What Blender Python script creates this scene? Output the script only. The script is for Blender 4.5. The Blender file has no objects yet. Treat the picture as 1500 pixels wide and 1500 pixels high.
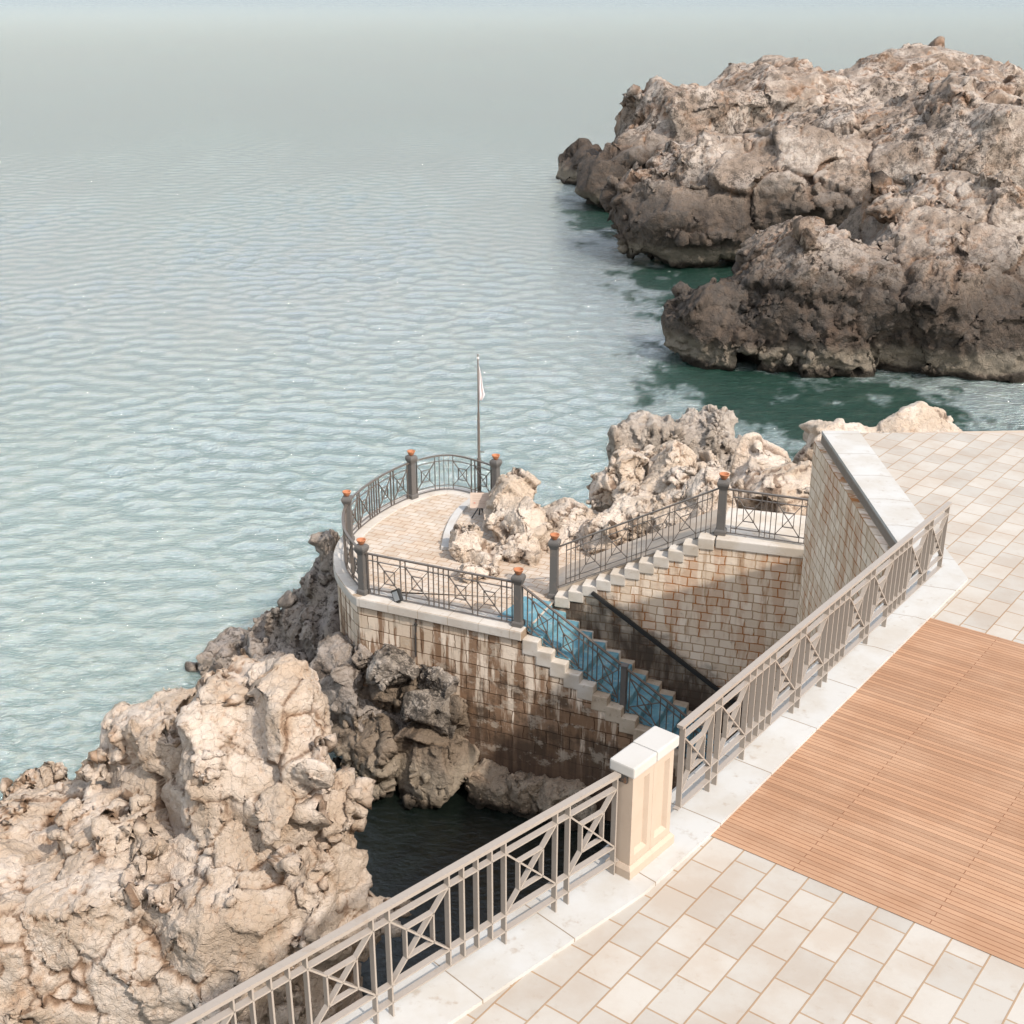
import bpy, bmesh, math, random
import numpy as np
from mathutils import Vector, Matrix

SC = bpy.context.scene
COL = SC.collection
R = math.radians

# ------------------------------------------------------------------ camera
FPX, CXP, CYP, PITCH, CAMH = 1880.0, 750.0, 765.0, R(22.9), 16.1
cd = bpy.data.cameras.new("camera")
cam = bpy.data.objects.new("camera", cd); COL.objects.link(cam)
cam.location = (0, 0, CAMH); cam.rotation_euler = (R(90) - PITCH, 0, 0)
cd.sensor_width = 36; cd.lens = 36 * FPX / 1500.0
cd.shift_y = 15 / 1500.0
cd.clip_start = 0.1; cd.clip_end = 20000
SC.camera = cam

# ------------------------------------------------------------------ sky, sun, exposure
SUN_DIR = Vector((0.66, -0.75, 0)).normalized(); SUN_EL = R(45)
w = bpy.data.worlds.new("World"); SC.world = w; w.use_nodes = True
wn = w.node_tree
sky = wn.nodes.new("ShaderNodeTexSky"); sky.sky_type = 'NISHITA'; sky.sun_disc = False
sky.sun_elevation = SUN_EL; sky.sun_rotation = math.atan2(SUN_DIR.x, SUN_DIR.y)
sky.air_density = 1.5; sky.dust_density = 2.0; sky.ozone_density = 1.0
bg = wn.nodes["Background"]; bg.inputs[1].default_value = 0.15
hz = wn.nodes.new("ShaderNodeHueSaturation"); hz.inputs["Saturation"].default_value = 0.55; hz.inputs["Value"].default_value = 1.0   # milky summer haze
wn.links.new(sky.outputs[0], hz.inputs["Color"]); wn.links.new(hz.outputs[0], bg.inputs[0])
sd = bpy.data.lights.new("sun", 'SUN'); so = bpy.data.objects.new("sun", sd); COL.objects.link(so)
sd.energy = 2.2; sd.angle = R(1.0); sd.color = (1.0, 0.93, 0.85)
sv = Vector((SUN_DIR.x * math.cos(SUN_EL), SUN_DIR.y * math.cos(SUN_EL), math.sin(SUN_EL)))
so.rotation_euler = sv.to_track_quat('Z', 'Y').to_euler(); so.location = (40, -10, 60)
SC.view_settings.view_transform = 'Standard'; SC.view_settings.look = 'None'
SC.view_settings.exposure = 0.9; SC.view_settings.gamma = 1

# ------------------------------------------------------------------ reading the photograph's geometry
def ray(px, py):
    x = (px - CXP) / FPX; y = (py - CYP) / FPX
    return (x, math.cos(PITCH) - y * math.sin(PITCH), -(math.sin(PITCH) + y * math.cos(PITCH)))
def atz(px, py, z):
    r = ray(px, py); t = (z - CAMH) / r[2]
    return Vector((r[0] * t, r[1] * t, z))
def aty(px, py, D):
    r = ray(px, py); t = D / r[1]
    return Vector((r[0] * t, D, CAMH + r[2] * t))

# ------------------------------------------------------------------ noise (vectorised)
def _h(ix, iy, iz, s):
    ix = ix.astype(np.int64); iy = iy.astype(np.int64); iz = iz.astype(np.int64)
    h = (ix * 374761393 + iy * 668265263 + iz * 2147483647 + s * 1274126177) & 0xffffffff
    h = ((h ^ (h >> 13)) * 1274126177) & 0xffffffff
    h = ((h ^ (h >> 16)) * 2246822519) & 0xffffffff
    return ((h ^ (h >> 15)) & 0xffffff) / float(0x1000000)
def vnoise(p, s=0):
    f = np.floor(p); t = p - f; t = t * t * t * (t * (t * 6 - 15) + 10)
    out = 0
    for dx in (0, 1):
        wx = t[:, 0] if dx else 1 - t[:, 0]
        for dy in (0, 1):
            wy = t[:, 1] if dy else 1 - t[:, 1]
            for dz in (0, 1):
                wz = t[:, 2] if dz else 1 - t[:, 2]
                out = out + wx * wy * wz * _h(f[:, 0] + dx, f[:, 1] + dy, f[:, 2] + dz, s)
    return out * 2 - 1
def fbm(p, o=4, s=0, g=0.5):
    a, r, q = 1.0, 0, p.copy()
    for k in range(o):
        r = r + a * vnoise(q, s + k * 17); q = q * 2.03 + 11.3; a *= g
    return r
def voronoi(p, s=0):
    f = np.floor(p); n = len(p)
    F1 = np.full(n, 9.0); F2 = np.full(n, 9.0); cid = np.zeros(n); off = np.zeros((n, 3))
    for dx in (-1, 0, 1):
        for dy in (-1, 0, 1):
            for dz in (-1, 0, 1):
                cx, cy, cz = f[:, 0] + dx, f[:, 1] + dy, f[:, 2] + dz
                q = np.stack([cx + _h(cx, cy, cz, s), cy + _h(cx, cy, cz, s + 1), cz + _h(cx, cy, cz, s + 2)], 1)
                dv = p - q; d = np.sqrt((dv ** 2).sum(1))
                m = d < F1
                F2 = np.where(m, F1, np.minimum(F2, d))
                cid = np.where(m, _h(cx, cy, cz, s + 7), cid)
                off = np.where(m[:, None], dv, off)
                F1 = np.where(m, d, F1)
    return F1, F2, cid, off

# ------------------------------------------------------------------ object helpers
def mesh_obj(name, verts, faces, mat, parent=None, uvs=None, smooth=False):
    me = bpy.data.meshes.new(name)
    me.from_pydata([tuple(v) for v in verts], [], faces)
    if uvs is not None:
        ul = me.uv_layers.new(name="UVMap")
        for i, l in enumerate(me.loops): ul.data[i].uv = uvs[i]
    me.update()
    if smooth: me.polygons.foreach_set("use_smooth", [True] * len(me.polygons))
    o = bpy.data.objects.new(name, me); COL.objects.link(o)
    if mat: me.materials.append(mat)
    if parent is not None: link_to(o, parent)
    return o
def link_to(o, parent):
    o.parent = parent
    o.matrix_parent_inverse = parent.matrix_world.inverted() if False else Matrix.Translation(-Vector(parent.location))
def bm_obj(name, bm, mat, parent=None, smooth=False):
    bmesh.ops.recalc_face_normals(bm, faces=bm.faces)
    me = bpy.data.meshes.new(name); bm.to_mesh(me); bm.free()
    if smooth: me.polygons.foreach_set("use_smooth", [True] * len(me.polygons))
    o = bpy.data.objects.new(name, me); COL.objects.link(o)
    if mat: me.materials.append(mat)
    if parent is not None: link_to(o, parent)
    return o
def thing(name, label, cat, loc=(0, 0, 0), group=None):
    o = bpy.data.objects.new(name, None); COL.objects.link(o); o.location = loc
    o.empty_display_size = 0.2
    return tag(o, label, cat, group)
def tag(o, label, cat, group=None):
    o["label"] = label; o["category"] = cat
    if group: o["group"] = group
    return o
def struct(o, label=None):
    o["kind"] = "structure"
    if label: o["label"] = label
    return o
def bar(bm, a, b, wdt, dep, wdir):
    """box bar from a to b; wdt along wdir, dep along the third axis"""
    a = Vector(a); b = Vector(b); d = (b - a).normalized()
    wv = Vector(wdir); wv = (wv - d * wv.dot(d)).normalized(); n = d.cross(wv)
    vs = []
    for p in (a, b):
        for sx, sy in ((-1, -1), (1, -1), (1, 1), (-1, 1)):
            vs.append(bm.verts.new(p + wv * (sx * wdt / 2) + n * (sy * dep / 2)))
    for f in ((0, 1, 2, 3), (7, 6, 5, 4), (0, 4, 5, 1), (1, 5, 6, 2), (2, 6, 7, 3), (3, 7, 4, 0)):
        bm.faces.new([vs[i] for i in f])
def sweep(bm, pts, wdt, hgt, side_fn=None):
    """rectangular section swept along a polyline (vertical height, horizontal width)"""
    rings = []
    n = len(pts)
    for i, p in enumerate(pts):
        a = Vector(pts[max(i - 1, 0)]); b = Vector(pts[min(i + 1, n - 1)])
        t = (b - a); t.z = 0; t.normalize(); s = Vector((t.y, -t.x, 0))
        p = Vector(p)
        rings.append([bm.verts.new(p + s * (u * wdt / 2) + Vector((0, 0, v * hgt / 2))) for u, v in ((-1, -1), (1, -1), (1, 1), (-1, 1))])
    for i in range(n - 1):
        for k in range(4):
            bm.faces.new([rings[i][k], rings[i][(k + 1) % 4], rings[i + 1][(k + 1) % 4], rings[i + 1][k]])
    bm.faces.new(rings[0][::-1]); bm.faces.new(rings[-1])
def lathe(bm, prof, seg=20, loc=(0, 0, 0), cap=True, rot=0.0, scale=(1, 1)):
    rings = []
    for r, z in prof:
        rings.append([bm.verts.new((loc[0] + r * scale[0] * math.cos(rot + 2 * math.pi * k / seg), loc[1] + r * scale[1] * math.sin(rot + 2 * math.pi * k / seg), loc[2] + z)) for k in range(seg)])
    for i in range(len(rings) - 1):
        for k in range(seg):
            bm.faces.new([rings[i][k], rings[i][(k + 1) % seg], rings[i + 1][(k + 1) % seg], rings[i + 1][k]])
    if cap:
        bm.faces.new(rings[0][::-1]); bm.faces.new(rings[-1])
def box(bm, c, s, rz=0.0, bev=0.0):
    m = Matrix.Translation(Vector(c)) @ Matrix.Rotation(rz, 4, 'Z') @ Matrix.Diagonal((s[0], s[1], s[2], 1))
    r = bmesh.ops.create_cube(bm, size=1, matrix=m)
    if bev > 0:
        es = list({e for v in r['verts'] for e in v.link_edges})
        bmesh.ops.bevel(bm, geom=es, offset=bev, segments=2, affect='EDGES', profile=0.6)

# ------------------------------------------------------------------ materials
class NT:
    def __init__(s, name):
        s.m = bpy.data.materials.new(name); s.m.use_nodes = True
        s.t = s.m.node_tree; s.b = s.t.nodes["Principled BSDF"]
    def n(s, typ, **kw):
        nd = s.t.nodes.new(typ)
        for k, v in kw.items():
            if k.startswith("i_"):
                key = k[2:].replace("_", " ")
                nd.inputs[key].default_value = v
            else: setattr(nd, k, v)
        return nd
    def l(s, a, b): s.t.links.new(a, b)
    def coord(s, kind="Object"): return s.n("ShaderNodeTexCoord").outputs[kind]
    def mapping(s, vec, scale=(1, 1, 1), rot=(0, 0, 0), loc=(0, 0, 0)):
        m = s.n("ShaderNodeMapping"); m.inputs["Scale"].default_value = scale; m.inputs["Rotation"].default_value = rot; m.inputs["Location"].default_value = loc
        s.l(vec, m.inputs["Vector"]); return m.outputs[0]
    def noise(s, vec, scale, detail=5, rough=0.55, dist=0.0):
        nd = s.n("ShaderNodeTexNoise"); nd.inputs["Scale"].default_value = scale; nd.inputs["Detail"].default_value = detail
        nd.inputs["Roughness"].default_value = rough; nd.inputs["Distortion"].default_value = dist
        s.l(vec, nd.inputs["Vector"]); return nd.outputs["Fac"]
    def ramp(s, fac, lo, hi, interp='LINEAR'):
        nd = s.n("ShaderNodeMapRange"); nd.clamp = True
        nd.interpolation_type = 'SMOOTHSTEP'
        nd.inputs["From Min"].default_value = lo; nd.inputs["From Max"].default_value = hi
        s.l(fac, nd.inputs["Value"]); return nd.outputs[0]
    def mix(s, fac, a, b, blend='MIX'):
        nd = s.n("ShaderNodeMix"); nd.data_type = 'RGBA'; nd.blend_type = blend
        for sock, v in ((nd.inputs[0], fac), (nd.inputs[6], a), (nd.inputs[7], b)):
            if hasattr(v, "is_output"): s.l(v, sock)
            elif isinstance(v, (int, float)): sock.default_value = v
            else: sock.default_value = (*v, 1)
        return nd.outputs[2]
    def math(s, op, a, b=None):
        nd = s.n("ShaderNodeMath"); nd.operation = op
        for i, v in enumerate((a, b)):
            if v is None: continue
            if hasattr(v, "is_output"): s.l(v, nd.inputs[i])
            else: nd.inputs[i].default_value = v
        return nd.outputs[0]
    def sep(s, vec):
        nd = s.n("ShaderNodeSeparateXYZ"); s.l(vec, nd.inputs[0]); return nd.outputs
    def bump(s, h, strength=0.4, dist=0.02, normal=None):
        nd = s.n("ShaderNodeBump"); nd.inputs["Strength"].default_value = strength; nd.inputs["Distance"].default_value = dist
        s.l(h, nd.inputs["Height"])
        if normal is not None: s.l(normal, nd.inputs["Normal"])
        return nd.outputs[0]
    def out(s, col, rough=0.85, normal=None, metal=0.0, spec=None):
        if hasattr(col, "is_output"): s.l(col, s.b.inputs["Base Color"])
        else: s.b.inputs["Base Color"].default_value = (*col, 1)
        if hasattr(rough, "is_output"): s.l(rough, s.b.inputs["Roughness"])
        else: s.b.inputs["Roughness"].default_value = rough
        s.b.inputs["Metallic"].default_value = metal
        if spec is not None: s.b.inputs["Specular IOR Level"].default_value = spec
        if normal is not None: s.l(normal, s.b.inputs["Normal"])
        return s.m

def rock_mat(name, pale, mid, dark, lichen=0.3, ochre=(0.36, 0.19, 0.08), och=0.6, wet=None, scale=1.0, stain_shade=None):
    k = NT(name); c = k.n('ShaderNodeNewGeometry').outputs['Position']
    n1 = k.noise(c, 0.9 * scale, 6, 0.6); n2 = k.noise(c, 5.0 * scale, 7, 0.65); n3 = k.noise(c, 22 * scale, 5, 0.6)
    col = k.mix(k.ramp(n1, 0.36, 0.64), pale, mid)
    col = k.mix(k.math('MULTIPLY', k.ramp(n2, 0.42, 0.66), 0.55), col, mid)
    lic = k.ramp(k.math('ADD', k.math('MULTIPLY', n2, 0.6), k.math('MULTIPLY', n3, 0.4)), 0.62 - 0.25 * lichen, 0.72 - 0.25 * lichen)
    big = k.ramp(k.noise(k.mapping(c, (1, 1, 0.6), loc=(4, 9, 2)), 0.55 * scale, 4, 0.5), 0.62 - 0.35 * lichen, 0.75 - 0.3 * lichen)
    lic = k.math('MULTIPLY', lic, k.math('ADD', k.math('MULTIPLY', big, 0.7), 0.3))
    col = k.mix(k.math('MULTIPLY', lic, 0.85), col, dark)
    at = k.n("ShaderNodeAttribute"); at.attribute_name = "crack"
    on = k.ramp(k.noise(k.mapping(c, loc=(7, 1, 3)), 1.3 * scale, 4, 0.5), 0.42, 0.62)
    col = k.mix(k.math('MULTIPLY', k.math('MULTIPLY', at.outputs["Fac"], k.math('ADD', 0.25, k.math('MULTIPLY', on, 0.75))), och), col, ochre)
    col = k.mix(k.math('MULTIPLY', k.ramp(at.outputs["Fac"], 0.25, 0.75), 0.75), col, tuple(x * 0.9 for x in dark))     # darker tone along the joints
    op = k.ramp(k.noise(k.mapping(c, (1, 1, 0.5), loc=(2, 5, 8)), 1.1 * scale, 5, 0.6), 0.60, 0.74)
    col = k.mix(k.math('MULTIPLY', op, och * 0.6), col, ochre)
    vz = k.sep(c)[2]
    if stain_shade is not None:  # wet stain and the shade of the lower faces, painted dark by height
        jz = k.math('ADD', vz, k.math('MULTIPLY', k.math('SUBTRACT', n1, 0.5), stain_shade[2]))
        sa = k.math('SUBTRACT', 1.0, k.ramp(jz, stain_shade[0], stain_shade[1]))
        col = k.mix(k.math('MULTIPLY', sa, 0.88), col, k.mix(k.ramp(n2, 0.4, 0.62), (0.034, 0.028, 0.024), (0.085, 0.063, 0.048)))
    if wet is not None:
        # tide marks: pale barnacle band just above the water and an algae-black foot
        jz = k.math('ADD', vz, k.math('MULTIPLY', k.math('SUBTRACT', n1, 0.5), 1.2 * wet[2]))
        band = k.math('MULTIPLY', k.ramp(jz, wet[0], wet[0] + 0.25 * wet[2]), k.math('SUBTRACT', 1.0, k.ramp(jz, wet[1], wet[1] + 0.6 * wet[2])))
        col = k.mix(k.math('MULTIPLY', band, 0.45), col, (0.34, 0.29, 0.22))
        foot = k.math('SUBTRACT', 1.0, k.ramp(jz, wet[0] - 0.15 * wet[2], wet[0] + 0.2 * wet[2]))
        col = k.mix(foot, col, (0.035, 0.028, 0.02))
    b1 = k.bump(n3, 0.8, 0.035 / scale)
    vo = k.n('ShaderNodeTexVoronoi'); vo.feature = 'DISTANCE_TO_EDGE'; vo.inputs['Scale'].default_value = 5.5 * scale
    k.l(k.mapping(c, (1, 1, 1.3), rot=(0.4, 0.3, 0.6)), vo.inputs['Vector'])
    b3 = k.bump(k.ramp(vo.outputs['Distance'], 0.0, 0.09), 0.5, 0.03 / scale, b1)
    b2 = k.bump(k.noise(c, 9 * scale, 8, 0.72), 0.8, 0.08 / scale, b3)
    return k.out(col, 0.92, b2, spec=0.25)

M = {}
M['rock_cream'] = rock_mat("cream_limestone", (0.64, 0.54, 0.45), (0.48, 0.37, 0.275), (0.17, 0.105, 0.065), 0.34, (0.42, 0.21, 0.09), 0.85)
M['rock_pale'] = rock_mat("pale_limestone", (0.66, 0.565, 0.475), (0.50, 0.395, 0.30), (0.15, 0.10, 0.07), 0.30, (0.36, 0.18, 0.08), 0.6)
M['rock_grey'] = rock_mat("grey_limestone", (0.36, 0.31, 0.27), (0.25, 0.205, 0.165), (0.07, 0.055, 0.045), 0.5, (0.28, 0.15, 0.07), 0.3)
M['rock_brown'] = rock_mat("brown_sea_rock", (0.27, 0.21, 0.155), (0.18, 0.135, 0.095), (0.05, 0.04, 0.03), 0.45, (0.22, 0.11, 0.05), 0.35, wet=(0.15, 0.7, 0.5))
M['rock_lichen'] = rock_mat("lichened_rock", (0.42, 0.365, 0.31), (0.24, 0.20, 0.16), (0.045, 0.038, 0.032), 0.72, (0.22, 0.12, 0.06), 0.3)
M['rock_seagrey'] = rock_mat("furrowed_sea_limestone", (0.46, 0.395, 0.335), (0.33, 0.27, 0.215), (0.10, 0.078, 0.06), 0.4, (0.28, 0.16, 0.08), 0.3)
M['rock_foot'] = rock_mat("pale_foundation_stone", (0.40, 0.32, 0.24), (0.29, 0.21, 0.145), (0.09, 0.065, 0.045), 0.3, (0.28, 0.14, 0.06), 0.3, wet=(0.18, 0.5, 0.5))
M['rock_cliff'] = rock_mat("cliff_rock", (0.46, 0.39, 0.33), (0.25, 0.19, 0.145), (0.065, 0.052, 0.042), 0.6, (0.45, 0.18, 0.05), 0.6, wet=(0.3, 1.0, 1.0), scale=0.45, stain_shade=(3.4, 6.0, 4.2))

def masonry_front():
    k = NT("stained_ashlar"); uv = k.coord("UV"); ob = k.coord()
    nz = k.noise(ob, 3.0, 3); wv = k.n("ShaderNodeVectorMath"); wv.operation = 'ADD'
    cmb = k.n("ShaderNodeCombineXYZ"); k.l(k.math('MULTIPLY', k.math('SUBTRACT', nz, 0.5), 0.10), cmb.inputs[0]); k.l(k.math('MULTIPLY', k.math('SUBTRACT', k.noise(ob, 2.3, 3), 0.5), 0.09), cmb.inputs[1])
    k.l(uv, wv.inputs[0]); k.l(cmb.outputs[0], wv.inputs[1])
    bt = k.n("ShaderNodeTexBrick"); k.l(wv.outputs[0], bt.inputs["Vector"])
    for nm, v in (("Scale", 1.0), ("Mortar Size", 0.012), ("Mortar Smooth", 0.3), ("Bias", 0.0), ("Brick Width", 0.52), ("Row Height", 0.30)): bt.inputs[nm].default_value = v
    bt.inputs["Color1"].default_value = (0.80, 0.67, 0.54, 1); bt.inputs["Color2"].default_value = (0.48, 0.365, 0.26, 1); bt.inputs["Mortar"].default_value = (0.20, 0.13, 0.08, 1)
    u, v = k.sep(uv)[0], k.sep(uv)[1]
    # vertical run-off streaks
    st = k.noise(k.mapping(uv, (2.3, 0.22, 1)), 1.6, 6, 0.62, 0.4)
    st2 = k.noise(k.mapping(uv, (5.5, 0.5, 1), loc=(3, 7, 0)), 1.4, 5, 0.6)
    blot = k.noise(k.mapping(uv, (1, 1.4, 1), loc=(9, 2, 0)), 1.5, 7, 0.65)
    depth = k.math('SUBTRACT', 1.0, k.ramp(v, 1.2, 3.9))       # dirt gathers towards the waterline
    a = k.math('ADD', k.math('MULTIPLY', st, 0.75), k.math('MULTIPLY', depth, 0.17))
    a = k.math('ADD', a, k.math('MULTIPLY', st2, 0.40))
    col = k.mix(k.math('MULTIPLY', k.ramp(a, 0.575, 0.67), 0.92), bt.outputs["Color"], k.mix(1.0, bt.outputs["Color"], (0.34, 0.235, 0.165), 'MULTIPLY'))
    dk = k.ramp(k.math('ADD', k.math('ADD', k.math('MULTIPLY', blot, 0.55), k.math('MULTIPLY', st2, 0.3)), k.math('MULTIPLY', depth, 0.13)), 0.48, 0.60)
    col = k.mix(k.math('MULTIPLY', dk, 0.85), col, k.mix(0.5, k.mix(1.0, bt.outputs["Color"], (0.13, 0.105, 0.085), 'MULTIPLY'), (0.07, 0.05, 0.036)))
    # old render band near the water, with pale lime bloom
    low = k.math('SUBTRACT', 1.0, k.ramp(k.math('ADD', v, k.math('MULTIPLY', k.math('SUBTRACT', blot, 0.5), 1.5)), 1.0, 1.7))
    col = k.mix(k.math('MULTIPLY', low, 0.88), col, k.mix(k.ramp(st2, 0.35, 0.65), (0.145, 0.092, 0.06), (0.085, 0.055, 0.038)))
    lime = k.math('MULTIPLY', k.ramp(k.noise(k.mapping(uv, (1, 1.2, 1), loc=(1, 4, 0)), 2.2, 7, 0.7), 0.53, 0.62), k.ramp(v, 0.7, 1.2))
    col = k.mix(k.math('MULTIPLY', lime, 0.6), col, (0.50, 0.42, 0.33))
    h = k.math('ADD', k.math('MULTIPLY', bt.outputs["Fac"], -0.6), k.math('MULTIPLY', k.noise(ob, 14, 6, 0.65), 0.8))
    return k.out(col, 0.9, k.bump(h, 0.7, 0.03), spec=0.25)
M['masonry_front'] = masonry_front()

def masonry_right():
    k = NT("cream_blockwork"); uv = k.coord("UV"); ob = k.coord()
    cmb = k.n("ShaderNodeCombineXYZ"); k.l(k.math('MULTIPLY', k.math('SUBTRACT', k.noise(ob, 3.0, 3), 0.5), 0.10), cmb.inputs[0]); k.l(k.math('MULTIPLY', k.math('SUBTRACT', k.noise(ob, 2.1, 3), 0.5), 0.08), cmb.inputs[1])
    wv = k.n("ShaderNodeVectorMath"); wv.operation = 'ADD'; k.l(uv, wv.inputs[0]); k.l(cmb.outputs[0], wv.inputs[1])
    bt = k.n("ShaderNodeTexBrick"); k.l(wv.outputs[0], bt.inputs["Vector"])
    for nm, v in (("Scale", 1.0), ("Mortar Size", 0.013), ("Mortar Smooth", 0.35), ("Bias", 0.0), ("Brick Width", 0.30), ("Row Height", 0.185)): bt.inputs[nm].default_value = v
    bt.squash = 0.75; bt.squash_frequency = 3; bt.offset = 0.42
    bt.inputs["Color1"].default_value = (0.80, 0.665, 0.53, 1); bt.inputs["Color2"].default_value = (0.64, 0.50, 0.37, 1); bt.inputs["Mortar"].default_value = (0.46, 0.31, 0.19, 1)
    u, v = k.sep(uv)[0], k.sep(uv)[1]
    st = k.noise(k.mapping(uv, (2.2, 0.5, 1)), 1.5, 6, 0.6, 0.3)
    rust = k.math('MULTIPLY', k.ramp(st, 0.47, 0.58), k.math('ADD', k.math('MULTIPLY', bt.outputs["Fac"], 0.65), 0.35))
    col = k.mix(rust, bt.outputs["Color"], (0.38, 0.15, 0.045))
    run = k.math('MULTIPLY', k.ramp(k.noise(k.mapping(uv, (3.5, 0.35, 1), loc=(2, 9, 0)), 1.3, 6, 0.62), 0.55, 0.66), 0.6)
    col = k.mix(run, col, (0.33, 0.185, 0.09))
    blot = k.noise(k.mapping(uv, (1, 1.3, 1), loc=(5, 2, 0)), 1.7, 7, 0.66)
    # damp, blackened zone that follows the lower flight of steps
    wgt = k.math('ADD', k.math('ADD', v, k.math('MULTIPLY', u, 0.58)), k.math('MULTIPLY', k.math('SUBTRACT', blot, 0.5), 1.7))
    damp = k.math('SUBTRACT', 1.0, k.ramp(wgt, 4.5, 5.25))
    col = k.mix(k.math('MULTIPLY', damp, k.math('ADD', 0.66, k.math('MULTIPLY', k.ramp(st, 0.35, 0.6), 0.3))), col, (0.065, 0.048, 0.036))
    spot = k.ramp(k.noise(k.mapping(uv, loc=(8, 3, 0)), 4.0, 5, 0.7), 0.62, 0.72)
    col = k.mix(k.math('MULTIPLY', spot, 0.45), col, (0.14, 0.10, 0.075))
    h = k.math('ADD', k.math('MULTIPLY', bt.outputs["Fac"], -0.6), k.math('MULTIPLY', k.noise(ob, 14, 6, 0.65), 0.7))
    return k.out(col, 0.9, k.bump(h, 0.7, 0.03), spec=0.25)
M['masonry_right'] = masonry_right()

def stone(name, a, b, dirt, amt=0.5, joint=None, bumpd=0.01):
    k = NT(name); c = k.coord()
    n1 = k.noise(c, 1.6, 6, 0.6); n2 = k.noise(c, 9, 6, 0.65)
    col = k.mix(k.ramp(n1, 0.35, 0.65), a, b)
    col = k.mix(k.math('MULTIPLY', k.ramp(n2, 0.56, 0.75), amt), col, dirt)
    h = n2
    if joint:
        uv = k.coord("UV")
        cmb = k.n("ShaderNodeCombineXYZ"); k.l(k.math('MULTIPLY', k.math('SUBTRACT', k.noise(c, 2.5, 2), 0.5), joint[3]), cmb.inputs[0]); k.l(k.math('MULTIPLY', k.math('SUBTRACT', k.noise(c, 3.1, 2), 0.5), joint[3]), cmb.inputs[1])
        wv = k.n("ShaderNodeVectorMath"); wv.operation = 'ADD'; k.l(uv, wv.inputs[0]); k.l(cmb.outputs[0], wv.inputs[1])
        bt = k.n("ShaderNodeTexBrick"); k.l(wv.outputs[0], bt.inputs["Vector"])
        for nm, v in (("Scale", 1.0), ("Mortar Size", joint[2]), ("Mortar Smooth", 0.2), ("Bias", 0.0), ("Brick Width", joint[0]), ("Row Height", joint[1])): bt.inputs[nm].default_value = v
        bt.inputs["Color1"].default_value = (1, 1, 1, 1); bt.inputs["Color2"].default_value = (joint[5],) * 3 + (1,); bt.inputs["Mortar"].default_value = (*joint[4], 1)
        col = k.mix(1.0, col, bt.outputs["Color"], 'MULTIPLY')
        h = k.math('SUBTRACT', k.math('MULTIPLY', n2, 0.5), bt.outputs["Fac"])
    return k.out(col, 0.85, k.bump(h, 0.5, bumpd), spec=0.3)
M['coping'] = stone("white_coping_stone", (0.56, 0.515, 0.46), (0.49, 0.43, 0.365), (0.34, 0.23, 0.15), 0.5, joint=(0.7, 5.0, 0.006, 0.02, (0.6, 0.5, 0.4), 0.93))
M['step'] = stone("worn_step_stone", (0.56, 0.51, 0.45), (0.47, 0.40, 0.32), (0.33, 0.22, 0.14), 0.55)
M['ramp'] = stone("warm_ramp_stone", (0.46, 0.385, 0.31), (0.40, 0.315, 0.24), (0.28, 0.19, 0.12), 0.55)
M['step_low'] = stone("brown_step_stone", (0.52, 0.43, 0.33), (0.36, 0.27, 0.19), (0.12, 0.085, 0.06), 0.7)  # darker, browner stone for the lower steps
M['paving'] = stone("terrace_paving_stone", (0.54, 0.47, 0.395), (0.48, 0.375, 0.28), (0.40, 0.23, 0.12), 0.5, joint=(0.34, 0.19, 0.010, 0.07, (0.66, 0.52, 0.42), 0.86))
M['paver'] = stone("promenade_paver", (0.45, 0.41, 0.36), (0.41, 0.35, 0.29), (0.32, 0.24, 0.17), 0.3, joint=(0.42, 0.30, 0.008, 0.008, (0.72, 0.55, 0.4), 0.84))
M['kerb_run'] = stone("jointed_kerb_stone", (0.48, 0.465, 0.44), (0.43, 0.395, 0.35), (0.30, 0.225, 0.16), 0.55, joint=(0.95, 5.0, 0.006, 0.01, (0.55, 0.45, 0.36), 0.93))
M['kerb'] = stone("white_kerb_stone", (0.48, 0.465, 0.44), (0.44, 0.405, 0.365), (0.33, 0.26, 0.2), 0.4)
M['brick'] = stone("terracotta_brick_paving", (0.43, 0.255, 0.155), (0.38, 0.21, 0.12), (0.36, 0.2, 0.12), 0.4, joint=(2.3, 0.055, 0.004, 0.006, (0.5, 0.38, 0.32), 0.74))
M['pillar'] = stone("cream_cast_stone", (0.43, 0.34, 0.265), (0.41, 0.32, 0.245), (0.34, 0.24, 0.17), 0.25, bumpd=0.004)
M['pillar_cap'] = stone("pale_cap_stone", (0.455, 0.43, 0.40), (0.43, 0.40, 0.36), (0.55, 0.45, 0.35), 0.15, bumpd=0.004)

def paint(name, col, rust, amt, rough=0.45, metal=0.0):
    k = NT(name); c = k.coord()
    n = k.noise(c, 7, 6, 0.65); n2 = k.noise(c, 40, 4, 0.6)
    cc = k.mix(k.math('MULTIPLY', k.ramp(n, 0.55, 0.72), amt), col, rust)
    cc = k.mix(k.math('MULTIPLY', k.ramp(n2, 0.5, 0.8), 0.25), cc, tuple(x * 0.6 for x in col))
    return k.out(cc, rough, k.bump(n2, 0.2, 0.003), metal=metal, spec=0.4)
M['iron'] = paint("dark_painted_iron", (0.115, 0.095, 0.08), (0.19, 0.11, 0.06), 0.4)
M['post'] = paint("grey_painted_post", (0.115, 0.105, 0.096), (0.19, 0.15, 0.115), 0.5, 0.6)
M['iron_fg'] = paint("taupe_painted_iron", (0.31, 0.262, 0.22), (0.24, 0.17, 0.115), 0.35, 0.32)
M['bracket'] = paint("rusty_bracket", (0.05, 0.045, 0.04), (0.38, 0.16, 0.05), 0.9, 0.7)
M['black'] = paint("black_metal", (0.025, 0.024, 0.023), (0.06, 0.045, 0.035), 0.4)
M['terracotta'] = paint("terracotta_clay", (0.40, 0.16, 0.075), (0.33, 0.13, 0.065), 0.5, 0.8)
M['glass'] = paint("lamp_glass", (0.35, 0.36, 0.36), (0.4, 0.4, 0.4), 0.2, 0.15)
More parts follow.
